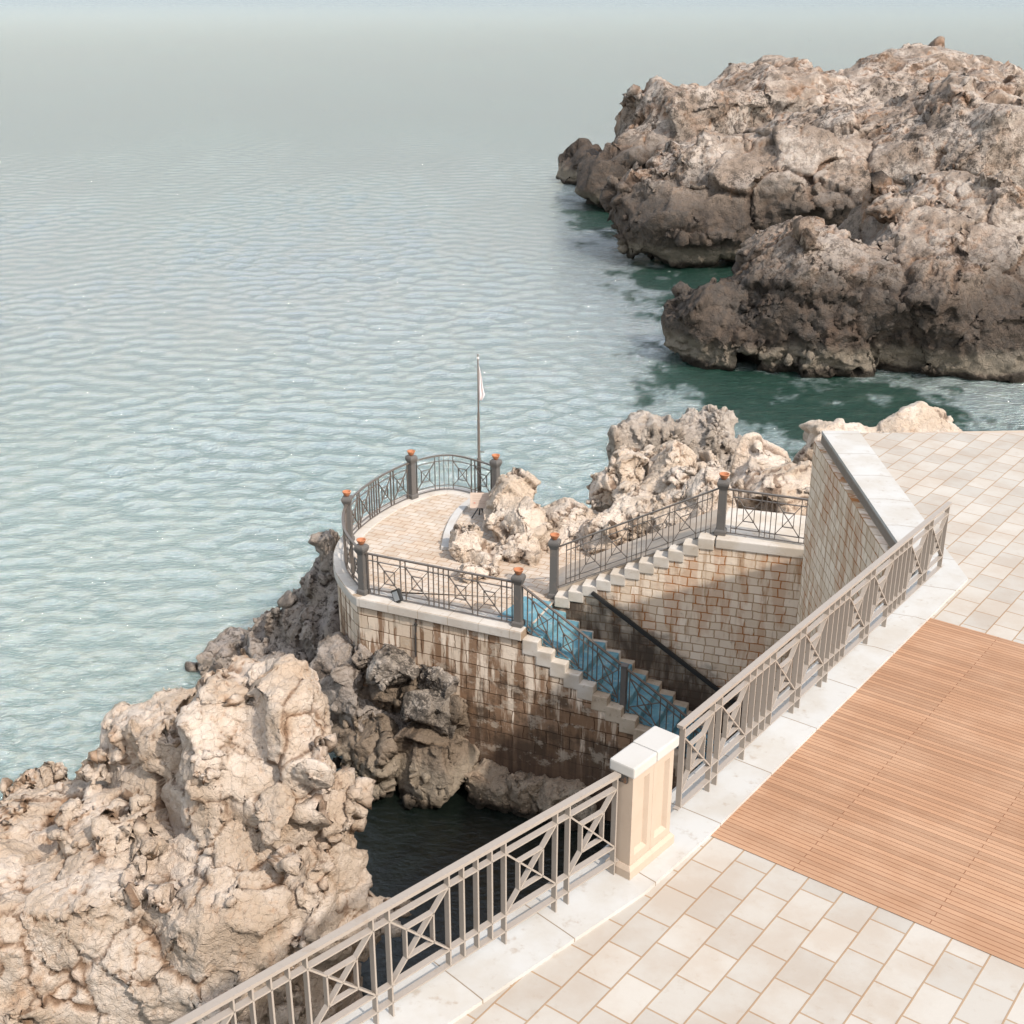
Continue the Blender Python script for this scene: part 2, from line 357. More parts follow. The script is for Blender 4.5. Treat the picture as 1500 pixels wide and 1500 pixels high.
M['flag'] = paint("faded_white_cloth", (0.68, 0.60, 0.585), (0.68, 0.56, 0.54), 0.4, 0.9)
M['board'] = paint("faded_board_face", (0.46, 0.355, 0.285), (0.44, 0.31, 0.235), 0.5, 0.6)
M['red'] = paint("faded_red_print", (0.5, 0.13, 0.1), (0.4, 0.1, 0.08), 0.3, 0.6)
M['ink'] = paint("faded_print", (0.33, 0.25, 0.20), (0.3, 0.22, 0.18), 0.3, 0.6)
def mat_cloth():
    k = NT("blue_stair_matting"); c = k.coord()
    n = k.noise(c, 3.5, 6, 0.65); f = k.noise(c, 60, 3, 0.6)
    col = k.mix(k.ramp(n, 0.35, 0.7), (0.10, 0.225, 0.285), (0.17, 0.315, 0.345))
    col = k.mix(k.math('MULTIPLY', k.ramp(k.noise(c, 6, 6, 0.75), 0.52, 0.68), 0.55), col, (0.42, 0.42, 0.39))
    return k.out(col, 0.95, k.bump(f, 0.5, 0.006), spec=0.1)
M['mat'] = mat_cloth()

def sea_mat():
    k = NT("sea_water"); c = k.coord()
    x, y, z = k.sep(c)
    patch = k.noise(k.mapping(c, (1, 0.5, 1)), 0.05, 4, 0.55)
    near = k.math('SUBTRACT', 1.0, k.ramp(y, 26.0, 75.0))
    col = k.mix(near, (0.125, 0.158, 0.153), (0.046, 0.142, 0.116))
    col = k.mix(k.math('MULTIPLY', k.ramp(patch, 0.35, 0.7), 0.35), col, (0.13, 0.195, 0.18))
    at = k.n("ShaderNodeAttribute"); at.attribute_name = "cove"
    wd = k.n("ShaderNodeAttribute"); wd.attribute_name = "cliff_shade"
    col = k.mix(k.math('MULTIPLY', wd.outputs["Fac"], 0.93), col, (0.006, 0.034, 0.021))     # headlands' shade and dark reflections painted into the water colour
    col = k.mix(at.outputs["Fac"], col, (0.006, 0.009, 0.007))      # deep shade of the cove painted into the water colour
    rip = k.noise(k.mapping(c, (1.0, 1.6, 1), rot=(0, 0, R(-14))), 3.6, 6, 0.65, 0.5)
    rip2 = k.noise(k.mapping(c, (1.0, 1.8, 1), rot=(0, 0, R(-22))), 1.3, 5, 0.62, 0.4)
    h = k.math('ADD', k.math('MULTIPLY', rip, 0.75), k.math('MULTIPLY', rip2, 0.45))
    far = k.noise(k.mapping(c, (0.5, 1.3, 1), rot=(0, 0, R(-10))), 0.35, 5, 0.6)
    h = k.math('ADD', h, k.math('MULTIPLY', k.math('MULTIPLY', far, 4.0), k.ramp(y, 90.0, 400.0)))
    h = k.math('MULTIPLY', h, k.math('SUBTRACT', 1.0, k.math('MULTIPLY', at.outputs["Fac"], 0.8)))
    nb = k.bump(h, 1.0, 0.28)
    k.b.inputs["IOR"].default_value = 5.0
    k.b.inputs["Specular Tint"].default_value = (1.0, 0.975, 0.94, 1)
    k.l(k.math('SUBTRACT', 0.5, k.math('ADD', k.math('MULTIPLY', at.outputs['Fac'], 0.44), k.math('MULTIPLY', wd.outputs['Fac'], 0.46))), k.b.inputs['Specular IOR Level'])  # reflection also cut where shade is painted
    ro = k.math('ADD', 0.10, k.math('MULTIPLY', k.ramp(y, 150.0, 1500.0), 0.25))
    return k.out(col, ro, nb)
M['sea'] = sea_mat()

# ------------------------------------------------------------------ sea
def build_sea():
    rng = np.random.RandomState(5)
    D = [9.0]
    while D[-1] < 420: D.append(D[-1] * 1.0042)
    while D[-1] < 9000: D.append(D[-1] * 1.10)
    D = np.array(D); A = np.linspace(-0.62, 0.62, 480)
    DD, AA = np.meshgrid(D, A, indexing='ij')
    X = AA * (DD + 5.0); Y = DD
    Z = np.zeros_like(X)
    cove = np.clip((24.6 - Y) / 1.5, 0, 1) * np.clip((X + 8.0) / 2.0, 0, 1)  # where the cove's shade is painted in
    cliff_shade = np.zeros_like(X)  # mask for the headlands' shade painted on the sea
    for (wx, wy, rx, ry) in ((9.4, 53.0, 3.4, 7.5), (13.5, 49.0, 5.5, 9.0), (10.4, 74.5, 4.2, 10), (14.0, 70.0, 5, 9), (6.6, 97, 2.6, 11)):
        q = np.sqrt(((X - wx) / rx) ** 2 + ((Y - wy) / ry) ** 2)
        q = q + 0.45 * fbm(np.stack([X.ravel() * 0.9, Y.ravel() * 0.55, X.ravel() * 0], 1), 5, 4, 0.65).reshape(X.shape)
        cliff_shade = np.maximum(cliff_shade, np.clip((1.05 - q) / 0.35, 0, 1))
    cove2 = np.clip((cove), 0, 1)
    sp = (DD + 5) * 0.0033
    for _ in range(130):
        L = math.exp(rng.uniform(math.log(0.28), math.log(1.9)))
        th = R(-103) + rng.normal(0, 0.7)
        kx, ky = math.cos(th) * 2 * math.pi / L, math.sin(th) * 2 * math.pi / L
        amp = 0.0160 * L ** 0.72 * rng.uniform(0.5, 1.2)
        ph = rng.uniform(0, 6.28)
        fade = np.clip((L / sp - 3.0) / 3.0, 0, 1)
        # group envelope so crests come and go
        e = 0.55 + 0.45 * np.sin(X * math.cos(th + 1.1) / (L * 2.3) + Y * math.sin(th + 1.1) / (L * 1.7) + ph * 3)
        s = np.sin(kx * X + ky * Y + ph + 0.5 * np.sin(0.31 * X + 0.23 * Y + ph))
        Z += amp * fade * e * (0.62 * s + 0.75 * (0.64 - np.abs(np.sin(0.5 * (kx * X + ky * Y + ph)))))
    gust = 0.85 + 0.75 * fbm(np.stack([X.ravel() / 9.0, Y.ravel() / 16.0, X.ravel() * 0], 1), 4, 77).reshape(X.shape)
    Z *= np.clip(gust, 0.35, 1.6) * (1 - 0.8 * cove2)
    nr, nc = X.shape
    co = np.stack([X, Y, Z], -1).reshape(-1, 3)
    idx = np.arange(nr * nc).reshape(nr, nc)
    q = np.stack([idx[:-1, :-1], idx[:-1, 1:], idx[1:, 1:], idx[1:, :-1]], -1).reshape(-1, 4)
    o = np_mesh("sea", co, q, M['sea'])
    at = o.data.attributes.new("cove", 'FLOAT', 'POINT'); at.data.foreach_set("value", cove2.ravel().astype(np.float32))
    at = o.data.attributes.new("cliff_shade", 'FLOAT', 'POINT'); at.data.foreach_set("value", cliff_shade.ravel().astype(np.float32))
    struct(o, "pale blue-green choppy sea reaching the horizon")
def np_mesh(name, co, quads, mat, smooth=True):
    me = bpy.data.meshes.new(name)
    k = quads.shape[1]
    me.vertices.add(len(co)); me.vertices.foreach_set("co", np.ascontiguousarray(co, dtype=np.float32).ravel())
    me.loops.add(quads.size); me.loops.foreach_set("vertex_index", quads.ravel().astype(np.int32))
    me.polygons.add(len(quads)); me.polygons.foreach_set("loop_start", np.arange(0, quads.size, k, dtype=np.int32))
    try: me.polygons.foreach_set("loop_total", np.full(len(quads), k, dtype=np.int32))
    except Exception: pass
    if smooth: me.polygons.foreach_set("use_smooth", np.ones(len(quads), dtype=bool))
    me.update(calc_edges=True); me.validate()
    me.materials.append(mat)
    o = bpy.data.objects.new(name, me); COL.objects.link(o)
    return o
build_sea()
# seabed far below, so nothing under the water is empty
sb = mesh_obj("seabed", [(-9000, -200, -6), (9000, -200, -6), (9000, 9000, -6), (-9000, 9000, -6)], [(0, 1, 2, 3)], M['rock_brown'])
struct(sb, "seabed under the water")

# ------------------------------------------------------------------ terrace outline
def catmull(P, n=10):
    P = [Vector(p) for p in P]; out = []
    for i in range(len(P) - 1):
        p0 = P[max(i - 1, 0)]; p1 = P[i]; p2 = P[i + 1]; p3 = P[min(i + 2, len(P) - 1)]
        for j in range(n):
            t = j / n
            out.append(0.5 * ((2 * p1) + (p2 - p0) * t + (2 * p0 - 5 * p1 + 4 * p2 - p3) * t * t + (3 * p1 - p0 - 3 * p2 + p3) * t ** 3))
    out.append(P[-1]); return out
TZ = 4.0
pA, pE, pC, pD = Vector((-3.17, 24.7)), Vector((-3.80, 27.45)), Vector((-2.52, 30.2)), Vector((-0.40, 29.9))
pB = Vector((0.13, 23.22))
ctrl = [pA, Vector((-3.70, 26.0)), pE, Vector((-3.33, 28.95)), pC, Vector((-1.55, 30.72)), pD]
NSEG = 12
arc = catmull(ctrl, NSEG)
arcAE, arcEC, arcCD = arc[:2 * NSEG + 1], arc[2 * NSEG:4 * NSEG + 1], arc[4 * NSEG:]
dF = (pB - pA).normalized(); nF = Vector((dF.y, -dF.x))      # along the front wall, outward (towards camera)
def offset_path(P, d):
    out = []
    for i in range(len(P)):
        t = (P[min(i + 1, len(P) - 1)] - P[max(i - 1, 0)]).normalized()
        out.append(P[i] + Vector((t.y, -t.x)) * d)
    return out
DROP = 0.609
STAIR_END = 6.2
# path runs D -> C -> E -> A -> B -> down the stairs (outward side is on the left when walking D..A..B, so offsets are signed)
base_path = list(reversed(arc)) + [pA + dF * ((pB - pA).length * i / 10) for i in range(1, 11)]
def outer(d):
    P = base_path + [pB + dF * 1.0]
    O = offset_path(P, d)
    return O[:-1]
# ---- wall: outer face strip with UVs in metres
def build_front_wall():
    O = outer(0.20); I = outer(-0.25)
    ends = [(O[-1] + dF * s, I[-1] + dF * s, TZ - 0.19 - DROP * max(0, s - 0.05)) for s in np.linspace(0.35, STAIR_END, 18)]
    pts = [(o, i, TZ - 0.19) for o, i in zip(O, I)] + ends
    verts = []; faces = []; uvs = []
    s = 0; S = []
    for j, (o, i, top) in enumerate(pts):
        if j: s += (o - pts[j - 1][0]).length
        S.append(s)
        verts += [(o.x, o.y, -1.5), (o.x, o.y, top), (i.x, i.y, top), (i.x, i.y, -1.5)]
    for j in range(len(pts) - 1):
        a, b = 4 * j, 4 * (j + 1)
        for (p, q), (v0, v1) in (((0, 1), (0, 1)), ((1, 2), (1, 2)), ((2, 3), (1, 0))):
            faces.append((a + p, b + p, b + q, a + q))
            ta, tb = pts[j][2], pts[j + 1][2]
            if (p, q) == (0, 1): uvs += [(S[j], -1.5), (S[j + 1], -1.5), (S[j + 1], tb), (S[j], ta)]
            elif (p, q) == (1, 2): uvs += [(S[j], ta), (S[j + 1], tb), (S[j + 1], tb + .4), (S[j], ta + .4)]
            else: uvs += [(S[j], ta), (S[j + 1], tb), (S[j + 1], -1.5), (S[j], -1.5)]
    n = 4 * (len(pts) - 1)
    faces.append((n, n + 3, n + 2, n + 1)); uvs += [(0, 0)] * 4
    t = thing("retaining_wall", "tall stained stone wall under the curved terrace, running down beside the blue matted steps", "wall", (pB.x, pB.y, 0))
    mesh_obj("wall", verts, faces, M['masonry_front'], t, uvs)
    # coping: swept stone with overhang
    O = outer(0.27); I = outer(-0.24)
    O = O[:-1] + [O[-1] + dF * 0.18]; I = I[:-1] + [I[-1] + dF * 0.18]
    verts = []; faces = []; uvs = []; s = 0
    for j in range(len(O)):
        o, i = O[j], I[j]
        if j: s += (o - O[j - 1]).length
        verts += [(o.x, o.y, TZ - 0.19), (o.x, o.y, TZ + 0.02), (i.x, i.y, TZ + 0.02), (i.x, i.y, TZ - 0.19)]
        if j:
            a, b = 4 * (j - 1), 4 * j
            for p in range(4):
                q = (p + 1) % 4
                faces.append((a + p, b + p, b + q, a + q)); uvs += [(ps, 0), (s, 0), (s, .2), (ps, .2)]
        ps = s
    n = 4 * (len(O) - 1)
    faces += [(0, 1, 2, 3), (n, n + 3, n + 2, n + 1)]; uvs += [(0, 0)] * 8
    cp = mesh_obj("coping", verts, faces, M['coping'], t, uvs)
    bv = cp.modifiers.new("edge", 'BEVEL'); bv.width = 0.02; bv.segments = 2; bv.limit_method = 'ANGLE'
    return t
build_front_wall()
# ---- terrace paving sheet
def flat_sheet(name, pts, z, mat, rot=0.0, thick=0.0):
    vs = [(p[0], p[1], z) for p in pts]
    c, s = math.cos(rot), math.sin(rot)
    uv = [(p[0] * c + p[1] * s, -p[0] * s + p[1] * c) for p in pts]
    return mesh_obj(name, vs, [tuple(range(len(vs)))], mat, None, uv)
u2 = Vector((3.27, -1.02)).normalized(); n2 = Vector((u2.y, -u2.x))      # upper flight: direction, outward (camera side)
p811, p1055 = Vector((0.89, 24.54)), Vector((4.16, 23.52))
inn = offset_path(arc, 0.22)
pl = [p for p in inn] + [Vector((2.2, 29.5)), Vector((2.4, 26.0)), p811 - n2 * 1.3 + u2 * 0.3, p811 + n2 * 0.1 + u2 * 0.05, pB + dF * 0.25 - nF * 1.3, pB + dF * 0.25 - nF * 0.2, pB - nF * 0.2, pA - nF * 0.2]
o = flat_sheet("terrace_floor", pl, TZ, M['paving'], R(-24.4)); struct(o, "cream stone paving of the curved terrace")
def poly_body(name, pts, z0, z1, mat):
    n = len(pts); vs = [(p[0], p[1], z0) for p in pts] + [(p[0], p[1], z1) for p in pts]
    fs = [tuple(range(n))[::-1], tuple(range(n, 2 * n))] + [(i, (i + 1) % n, n + (i + 1) % n, n + i) for i in range(n)]
    return mesh_obj(name, vs, fs, mat)
o = poly_body("terrace_ground", [p for p in offset_path(arc, 0.24)] + [Vector((2.2, 29.5)), Vector((2.4, 26.0)), p811 + u2 * 0.3 - n2 * 0.2, pB + dF * 0.15 - nF * 1.4, pB + dF * 0.15 - nF * 0.24, pA - nF * 0.24], -1.5, TZ - 0.02, M['rock_brown']); struct(o, "ground filling the terrace")

# ---- lower staircase
STEP_R, STEP_H = 0.303, 0.1845
st = thing("stone_staircase", "worn stone steps going down under the blue matting towards the cove", "stairs", (pB.x, pB.y, TZ))
W_ST = 1.50
for i in range(19):
    s0 = 0.19 + STEP_R * i; zt = TZ - STEP_H * (i + 1) + 0.03
    if i == 0: pass
    bm = bmesh.new()
    jx = random.Random(i).uniform(-0.012, 0.012)
    a = pB + dF * (s0 + STEP_R / 2 + 0.01); mid = a + nF * 0.225 - nF * ((W_ST + 0.225) / 2 - jx)
    box(bm, (mid.x, mid.y, zt - 0.17), (STEP_R + 0.04, W_ST + 0.225 - 2 * jx, 0.34), math.atan2(dF.y, dF.x), 0.022)
    bm_obj("step", bm, M['step'] if i < 5 else M['step_low'], st)
# ---- blue matting over it
def build_matting():
    bm = bmesh.new()
    w0, w1 = 0.02, -1.24
    prof = [(-0.42, TZ + 0.012), (0.19, TZ + 0.012)]
    for i in range(18):
        zt = TZ - STEP_H * (i + 1) + 0.03 + 0.014
        s0 = 0.185 + STEP_R * i
        prof += [(s0 + 0.050, zt + 0.004), (s0 + STEP_R + 0.040, zt), (s0 + STEP_R + 0.046, zt - 0.02)]
    rows = []
    rg = random.Random(4)
    for (s, z) in prof:
        row = []
        for q in range(9):
            f = q / 8; wv = w0 + (w1 - w0) * f
            if q in (0, 8): wv += rg.uniform(-0.03, 0.03)
            s2 = s - (0.16 * (1 - f) if s < 0 else 0)
            p = pB + dF * s2 + nF * wv
            row.append(bm.verts.new((p.x, p.y, z + 0.004 * math.sin(f * 9 + s * 3))))
        rows.append(row)
    for i in range(len(rows) - 1):
        for q in range(8): bm.faces.new([rows[i][q], rows[i][q + 1], rows[i + 1][q + 1], rows[i + 1][q]])
    o = bm_obj("stair_mat", bm, M['mat'])
    sm = o.modifiers.new("thick", 'SOLIDIFY'); sm.thickness = 0.008; sm.offset = 1
    tag(o, "turquoise blue matting laid down the lower stone steps behind the iron rail", "mat")
build_matting()

# ---- upper staircase with blockwork wall under it
NU = 11; L_U = (p1055 - p811).length; RU = (L_U - 0.2) / NU; HU = 1.9 / NU
us = thing("stone_staircase", "white edged stone steps climbing right above a cream wall", "stairs", (p811.x, p811.y, TZ))
for i in range(NU):
    s0 = 0.10 + RU * i; zt = TZ + HU * (i + 1)
    bm = bmesh.new(); jx = random.Random(30 + i).uniform(-0.01, 0.01)
    mid = p811 + u2 * (s0 + RU / 2 + 0.012) + n2 * 0.30 - n2 * (0.34 / 2 - jx)
    box(bm, (mid.x, mid.y, zt - 0.12), (RU + 0.035, 0.34 - 2 * jx, 0.24), math.atan2(u2.y, u2.x), 0.02)
    bm_obj("step", bm, M['step'], us)
ZL = TZ + 1.9
rs_ = [(-0.25, TZ + 0.01), (0.0, TZ + 0.16), (L_U - 0.12, ZL + 0.035)]
vs = []; fs = []
for s_, z_ in rs_:
    for o_ in (-0.035, -1.45):
        p = p811 + u2 * s_ + n2 * o_
        vs += [(p.x, p.y, z_), (p.x, p.y, z_ - 0.35)]
for i in range(2):
    a = 4 * i; b = a + 4
    fs += [(a, b, b + 2, a + 2), (a + 1, a, a + 2, a + 3) if i == 0 else (a + 1, b + 1, b, a), (a, a + 1, b + 1, b) if i == 0 else (a + 2, b + 2, b + 3, a + 3), (a + 2, b + 2, b + 3, a + 3) if i == 0 else (b, b + 1, b + 3, b + 2)]
mesh_obj("ramp", vs, fs, M['ramp'], us)
bm = bmesh.new()
mid = p811 + u2 * (L_U - 0.02 + 2.5) + n2 * 0.30 - n2 * 0.875
box(bm, (mid.x, mid.y, ZL - 0.10 + 0.02), (5.05, 1.75, 0.20), math.atan2(u2.y, u2.x), 0.02); bm_obj("landing", bm, M['step'], us)
def build_right_wall():
    t = thing("retaining_wall", "cream blockwork wall with rusty streaks carrying the dark handrail", "wall", (p811.x, p811.y, 0))
    f = p811 + n2 * 0.27
    prof = [(-0.02, TZ + HU - 0.22)]
    for i in range(NU):
        s0 = 0.10 + RU * i
        prof += [(s0, TZ + HU * (i + 1) - 0.225), (s0 + RU, TZ + HU * (i + 1) - 0.225)]
    prof += [(L_U - 0.1, ZL - 0.15), (L_U + 5.0, ZL - 0.15)]
    verts = []; faces = []; uvs = []
    for s, z in prof:
        for off in (0, -0.9):
            p = f + u2 * s + n2 * off
            verts += [(p.x, p.y, -1.0), (p.x, p.y, z)]
    for j in range(len(prof) - 1):
        a, b = 4 * j, 4 * (j + 1)
        if prof[j + 1][0] - prof[j][0] > 1e-4:
            faces.append((a, b, b + 1, a + 1)); uvs += [(prof[j][0], -1), (prof[j + 1][0], -1), (prof[j + 1][0], prof[j + 1][1]), (prof[j][0], prof[j][1])]
            faces.append((a + 1, b + 1, b + 3, a + 3)); uvs += [(prof[j][0], 0), (prof[j + 1][0], 0), (prof[j + 1][0], .9), (prof[j][0], .9)]
    faces.append((0, 1, 3, 2)); uvs += [(0, -1), (0, prof[0][1]), (0.9, prof[0][1]), (0.9, -1)]
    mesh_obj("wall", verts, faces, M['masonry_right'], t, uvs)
build_right_wall()

# ------------------------------------------------------------------ promenade in the foreground
PZ = 9.25
rl0, rl1 = Vector((0.85, 8.68)), Vector((-0.45, 7.47))
rr0, rr1 = Vector((1.43, 9.38)), Vector((2.18, 10.36))
dL = (rl1 - rl0).normalized(); dR = (rr1 - rr0).normalized(); nR = Vector((dR.y, -dR.x))
corner = rr0 + dR * 6.4
edge = [rl0 + dL * 7.0, rl0, rr0, corner, Vector((5.35, 20.0))]  # last leg is added: edge turned and sized to shade the lower steps
def side(P, d): return offset_path(P, d)
rim = side(edge, -0.26)
kin = side(edge, 0.34)
far = [Vector((16, 24)), Vector((30, 24)), Vector((30, -6)), Vector((-6, -6))]
bodyp = rim + [Vector((9, 20.2))] + far[1:3] + [Vector((rim[0].x - 1, -6))]
o = poly_body("promenade_ground", bodyp, -1.5, PZ - 0.02, M['pillar']); struct(o, "ground and retaining wall under the promenade, far block added for shade")
n = len(rim)
vs = []; fs = []
for p, q in zip(rim, kin): vs += [(p.x, p.y, PZ + 0.035), (q.x, q.y, PZ + 0.035), (p.x, p.y, PZ - 0.16), (q.x, q.y, PZ - 0.01)]
for i in range(n - 1):
    a, b = 4 * i, 4 * i + 4
    fs += [(a, a + 1, b + 1, b), (a + 2, a, b, b + 2), (a + 1, a + 3, b + 3, b + 1)]
fv = []; ff = []; fu = []; ss = 0
ro_ = side(edge, -0.263)
fp_ = ro_[2:] + [Vector((9, 20.22))]
for i, p in enumerate(fp_):
    if i: ss += (p - fp_[i - 1]).length
    fv += [(p.x, p.y, -1.5), (p.x, p.y, PZ - 0.17)]
    if i:
        a = 2 * i - 2; ff.append((a, a + 2, a + 3, a + 1)); fu += [(20 + sp_, -1.5), (20 + ss, -1.5), (20 + ss, PZ - 0.17), (20 + sp_, PZ - 0.17)]
    sp_ = ss
fw = mesh_obj("retaining_wall", fv, ff, M['masonry_right'], None, fu)
sl = fw.modifiers.new("thick", 'SOLIDIFY'); sl.thickness = 0.12; sl.offset = -1
tag(fw, "tall cream block wall under the promenade edge, added to shade the lower steps", "wall")
ku = []; cu = [0.0]
for i in range(n - 1): cu.append(cu[-1] + (rim[i + 1] - rim[i]).length)
for i in range(n - 1): ku += [(cu[i], 1), (cu[i], 1.5), (cu[i + 1], 1.5), (cu[i + 1], 1), (cu[i], .8), (cu[i], 1), (cu[i + 1], 1), (cu[i + 1], .8), (cu[i], 1.5), (cu[i], 1.6), (cu[i + 1], 1.6), (cu[i + 1], 1.5)]
o = mesh_obj("kerb", vs, fs, M['kerb_run'], None, ku); struct(o, "white stone kerb along the promenade edge")
pav = kin + [Vector((9, 20.0)), Vector((28, 22.6)), Vector((28, -5)), Vector((kin[0].x, -5))]
o = flat_sheet("promenade_pavement", pav, PZ, M['paver'], math.atan2(dR.y, dR.x)); struct(o, "pale stone pavers of the promenade")
bc = atz(1020, 1216, PZ).xy
bp = [bc, bc + dR * 5.2, bc + dR * 5.2 + nR * 8, bc + nR * 8]
o = flat_sheet("brick_path", bp, PZ + 0.005, M['brick'], math.atan2(nR.y, nR.x)); struct(o, "terracotta brick strip set into the promenade")

# ------------------------------------------------------------------ railings
class Path:
    def __init__(s, pts):
        s.p = [Vector(p) for p in pts]; s.c = [0.0]
        for a, b in zip(s.p, s.p[1:]): s.c.append(s.c[-1] + (b - a).to_2d().length)
        s.L = s.c[-1]
    def at(s, d):
        d = min(max(d, 0), s.L)
        for i in range(len(s.p) - 1):
            if d <= s.c[i + 1] or i == len(s.p) - 2:
                f = (d - s.c[i]) / max(1e-9, s.c[i + 1] - s.c[i]); return s.p[i].lerp(s.p[i + 1], f)
    def tan(s, d):
        a = s.at(d - 0.05); b = s.at(d + 0.05); t = (b - a); t.z = 0; return t.normalized()
    def sub(s, a, b, h):
        n = max(2, int((b - a) / 0.12) + 1)
        return [s.at(a + (b - a) * i / (n - 1)) + Vector((0, 0, h)) for i in range(n)]
def railing(label, pts, pattern, H=1.0, levels=(0.83, 0.15, 0.035), mat='iron', group=None, pad=(0.14, 0.14), hw=0.055, bw=0.013, bd=0.036, nW=0.13, xW=0.6, foot=None, rail_ext=(0.0, 0.0), inner=0.27):
    P = Path(pts)
    t = thing("railing", label, "railing", P.at(P.L / 2), group)
    m = M[mat]
    L0 = sum(nW if c == 'n' else xW for c in pattern)
    sc = (P.L - pad[0] - pad[1]) / L0
    pos = [pad[0]]; cells = []
    for c in pattern:
        d = (nW if c == 'n' else xW) * sc
        if c == 'X': cells.append((pos[-1], pos[-1] + d))
        pos.append(pos[-1] + d)
    up, lo, bo = (H * x for x in levels)
    bm = bmesh.new(); sweep(bm, P.sub(-0 + rail_ext[0] * 0, P.L, H - 0.015), hw, 0.03); bm_obj("handrail", bm, m, t)
    for nm, h, a, b in (("upper_rail", up, 0, P.L), ("lower_rail", lo, 0, P.L), ("bottom_rail", bo, 0, P.L)):
        if nm == "upper_rail": a, b = pos[0] - 0.0, pos[-1]
        if nm == "lower_rail": a, b = pos[0], pos[-1]
        bm = bmesh.new(); sweep(bm, P.sub(a, b, h), bd, bw); bm_obj(nm, bm, m, t)
    for i, d in enumerate(pos):
        p = P.at(d); tt = P.tan(d); bm = bmesh.new()
        z0 = bo if foot is None or not (i in foot) else -0.005
        bar(bm, p + Vector((0, 0, z0)), p + Vector((0, 0, H - 0.03)), bw, bd, tt)
        bm_obj("baluster", bm, m, t)
    for a, b in cells:
        bm = bmesh.new()
        def Q(f, g): return P.at(a + (b - a) * f) + Vector((0, 0, lo + (up - lo) * g))
        tt = P.tan((a + b) / 2); side_ = Vector((tt.y, -tt.x, 0))
        bd2 = bd * 0.85
        def seg(p, q): bar(bm, p, q, bd2, bw * 0.95, side_)
        seg(Q(0, 0), Q(1, 1)); 
        seg(Q(0, 1), Q(0.497, 0.503)); seg(Q(0.503, 0.497), Q(1, 0))
        i0, i1 = inner, 1 - inner
        seg(Q(i0, i0), Q(i1, i0)); seg(Q(i0, i1), Q(i1, i1)); seg(Q(i0, i0), Q(i0, i1)); seg(Q(i1, i0), Q(i1, i1))
        bm_obj("cross_panel", bm, m, t)
    return t
G_T = "dark iron railings around the terrace and steps"
def v3(L, z): return [Vector((p.x, p.y, z)) for p in L]
ZC = TZ + 0.02
FULL = "nnXnXnnnnXnXnn"
railing("straight dark iron railing on the front wall coping, floodlight at its foot", [(*pA, ZC), (*pB, ZC)], FULL, H=0.97, group=G_T)
railing("curved dark iron railing seen almost end-on at the terrace's near left bend", v3(arcAE, ZC), "XnXnnnnXnX", H=0.97, group=G_T, pad=(0.2, 0.2))
railing("curved dark iron railing on the seaward left side of the terrace", v3(arcEC, ZC), "XnXnnnnXnX", H=0.97, group=G_T, pad=(0.16, 0.16))
railing("curved dark iron railing at the far end of the terrace, behind the flagpole", v3(arcCD, ZC), "XnnnnXnX", H=0.97, group=G_T, pad=(0.16, 0.16))
LPL = 2.30
lowp = pB + dF * LPL
railing("sloping dark iron railing beside the turquoise upper part of the stair matting", [(*pB, ZC + 0.0), (*lowp, ZC - DROP * LPL)], "nXnXnnnnX", H=0.97, group=G_T, pad=(0.2, 0.12))
lend = pB + dF * (LPL + 3.3)
railing("sloping dark iron railing beside the shaded lower part of the matting", [(*lowp, ZC - DROP * LPL), (*lend, ZC - DROP * (LPL + 3.3))], "XnnnnnXnXnn", H=0.97, group=G_T, pad=(0.12, 0.1))
sU = 1.90 / L_U
railing("dark iron railing climbing along the upper white edged steps", [(*(p811 + u2 * 0.06), TZ + 0.17 + 0.05), (*p1055, ZL + 0.07)], "nnnXnXnnnnXnXnnn", H=0.97, group=G_T, pad=(0.2, 0.2))
lr = p1055 + (dF * 0.55 + u2 * 0.45) * 1.75
railing("short dark iron railing on the landing at the top of the upper steps", [(*p1055, ZL + 0.03), (*lr, ZL + 0.03)], "nXnnnXn", H=0.97, group=G_T, pad=(0.2, 0.1))

G_F = "taupe railings of the promenade"
FG = dict(H=0.98, levels=(0.865, 0.285, 0.13), mat='iron_fg', group=G_F, hw=0.062, bw=0.014, bd=0.052, nW=0.12, xW=0.47)
railing("taupe flat-bar railing along the promenade, left of the cream pillar", [(*(rl0 - dL * 0.02), PZ + 0.03), (*(rl0 + dL * 6.6), PZ + 0.03)], "XnXnnnnXnXnnnnXnXnnnnXnX"[:24], pad=(0.05, 0.05), foot=(0, 1, 2, 3, 8, 9, 10, 11, 16, 17), **FG)
railing("taupe flat-bar railing along the promenade, right of the cream pillar", [(*(rr0 + dR * 0.0), PZ + 0.03), (*corner, PZ + 0.03)], "XnXnnnnXnXnnnnXnXnnnnXnX", pad=(0.05, 0.05), foot=(1, 2, 3, 8, 9, 10, 11, 16, 17), **FG)

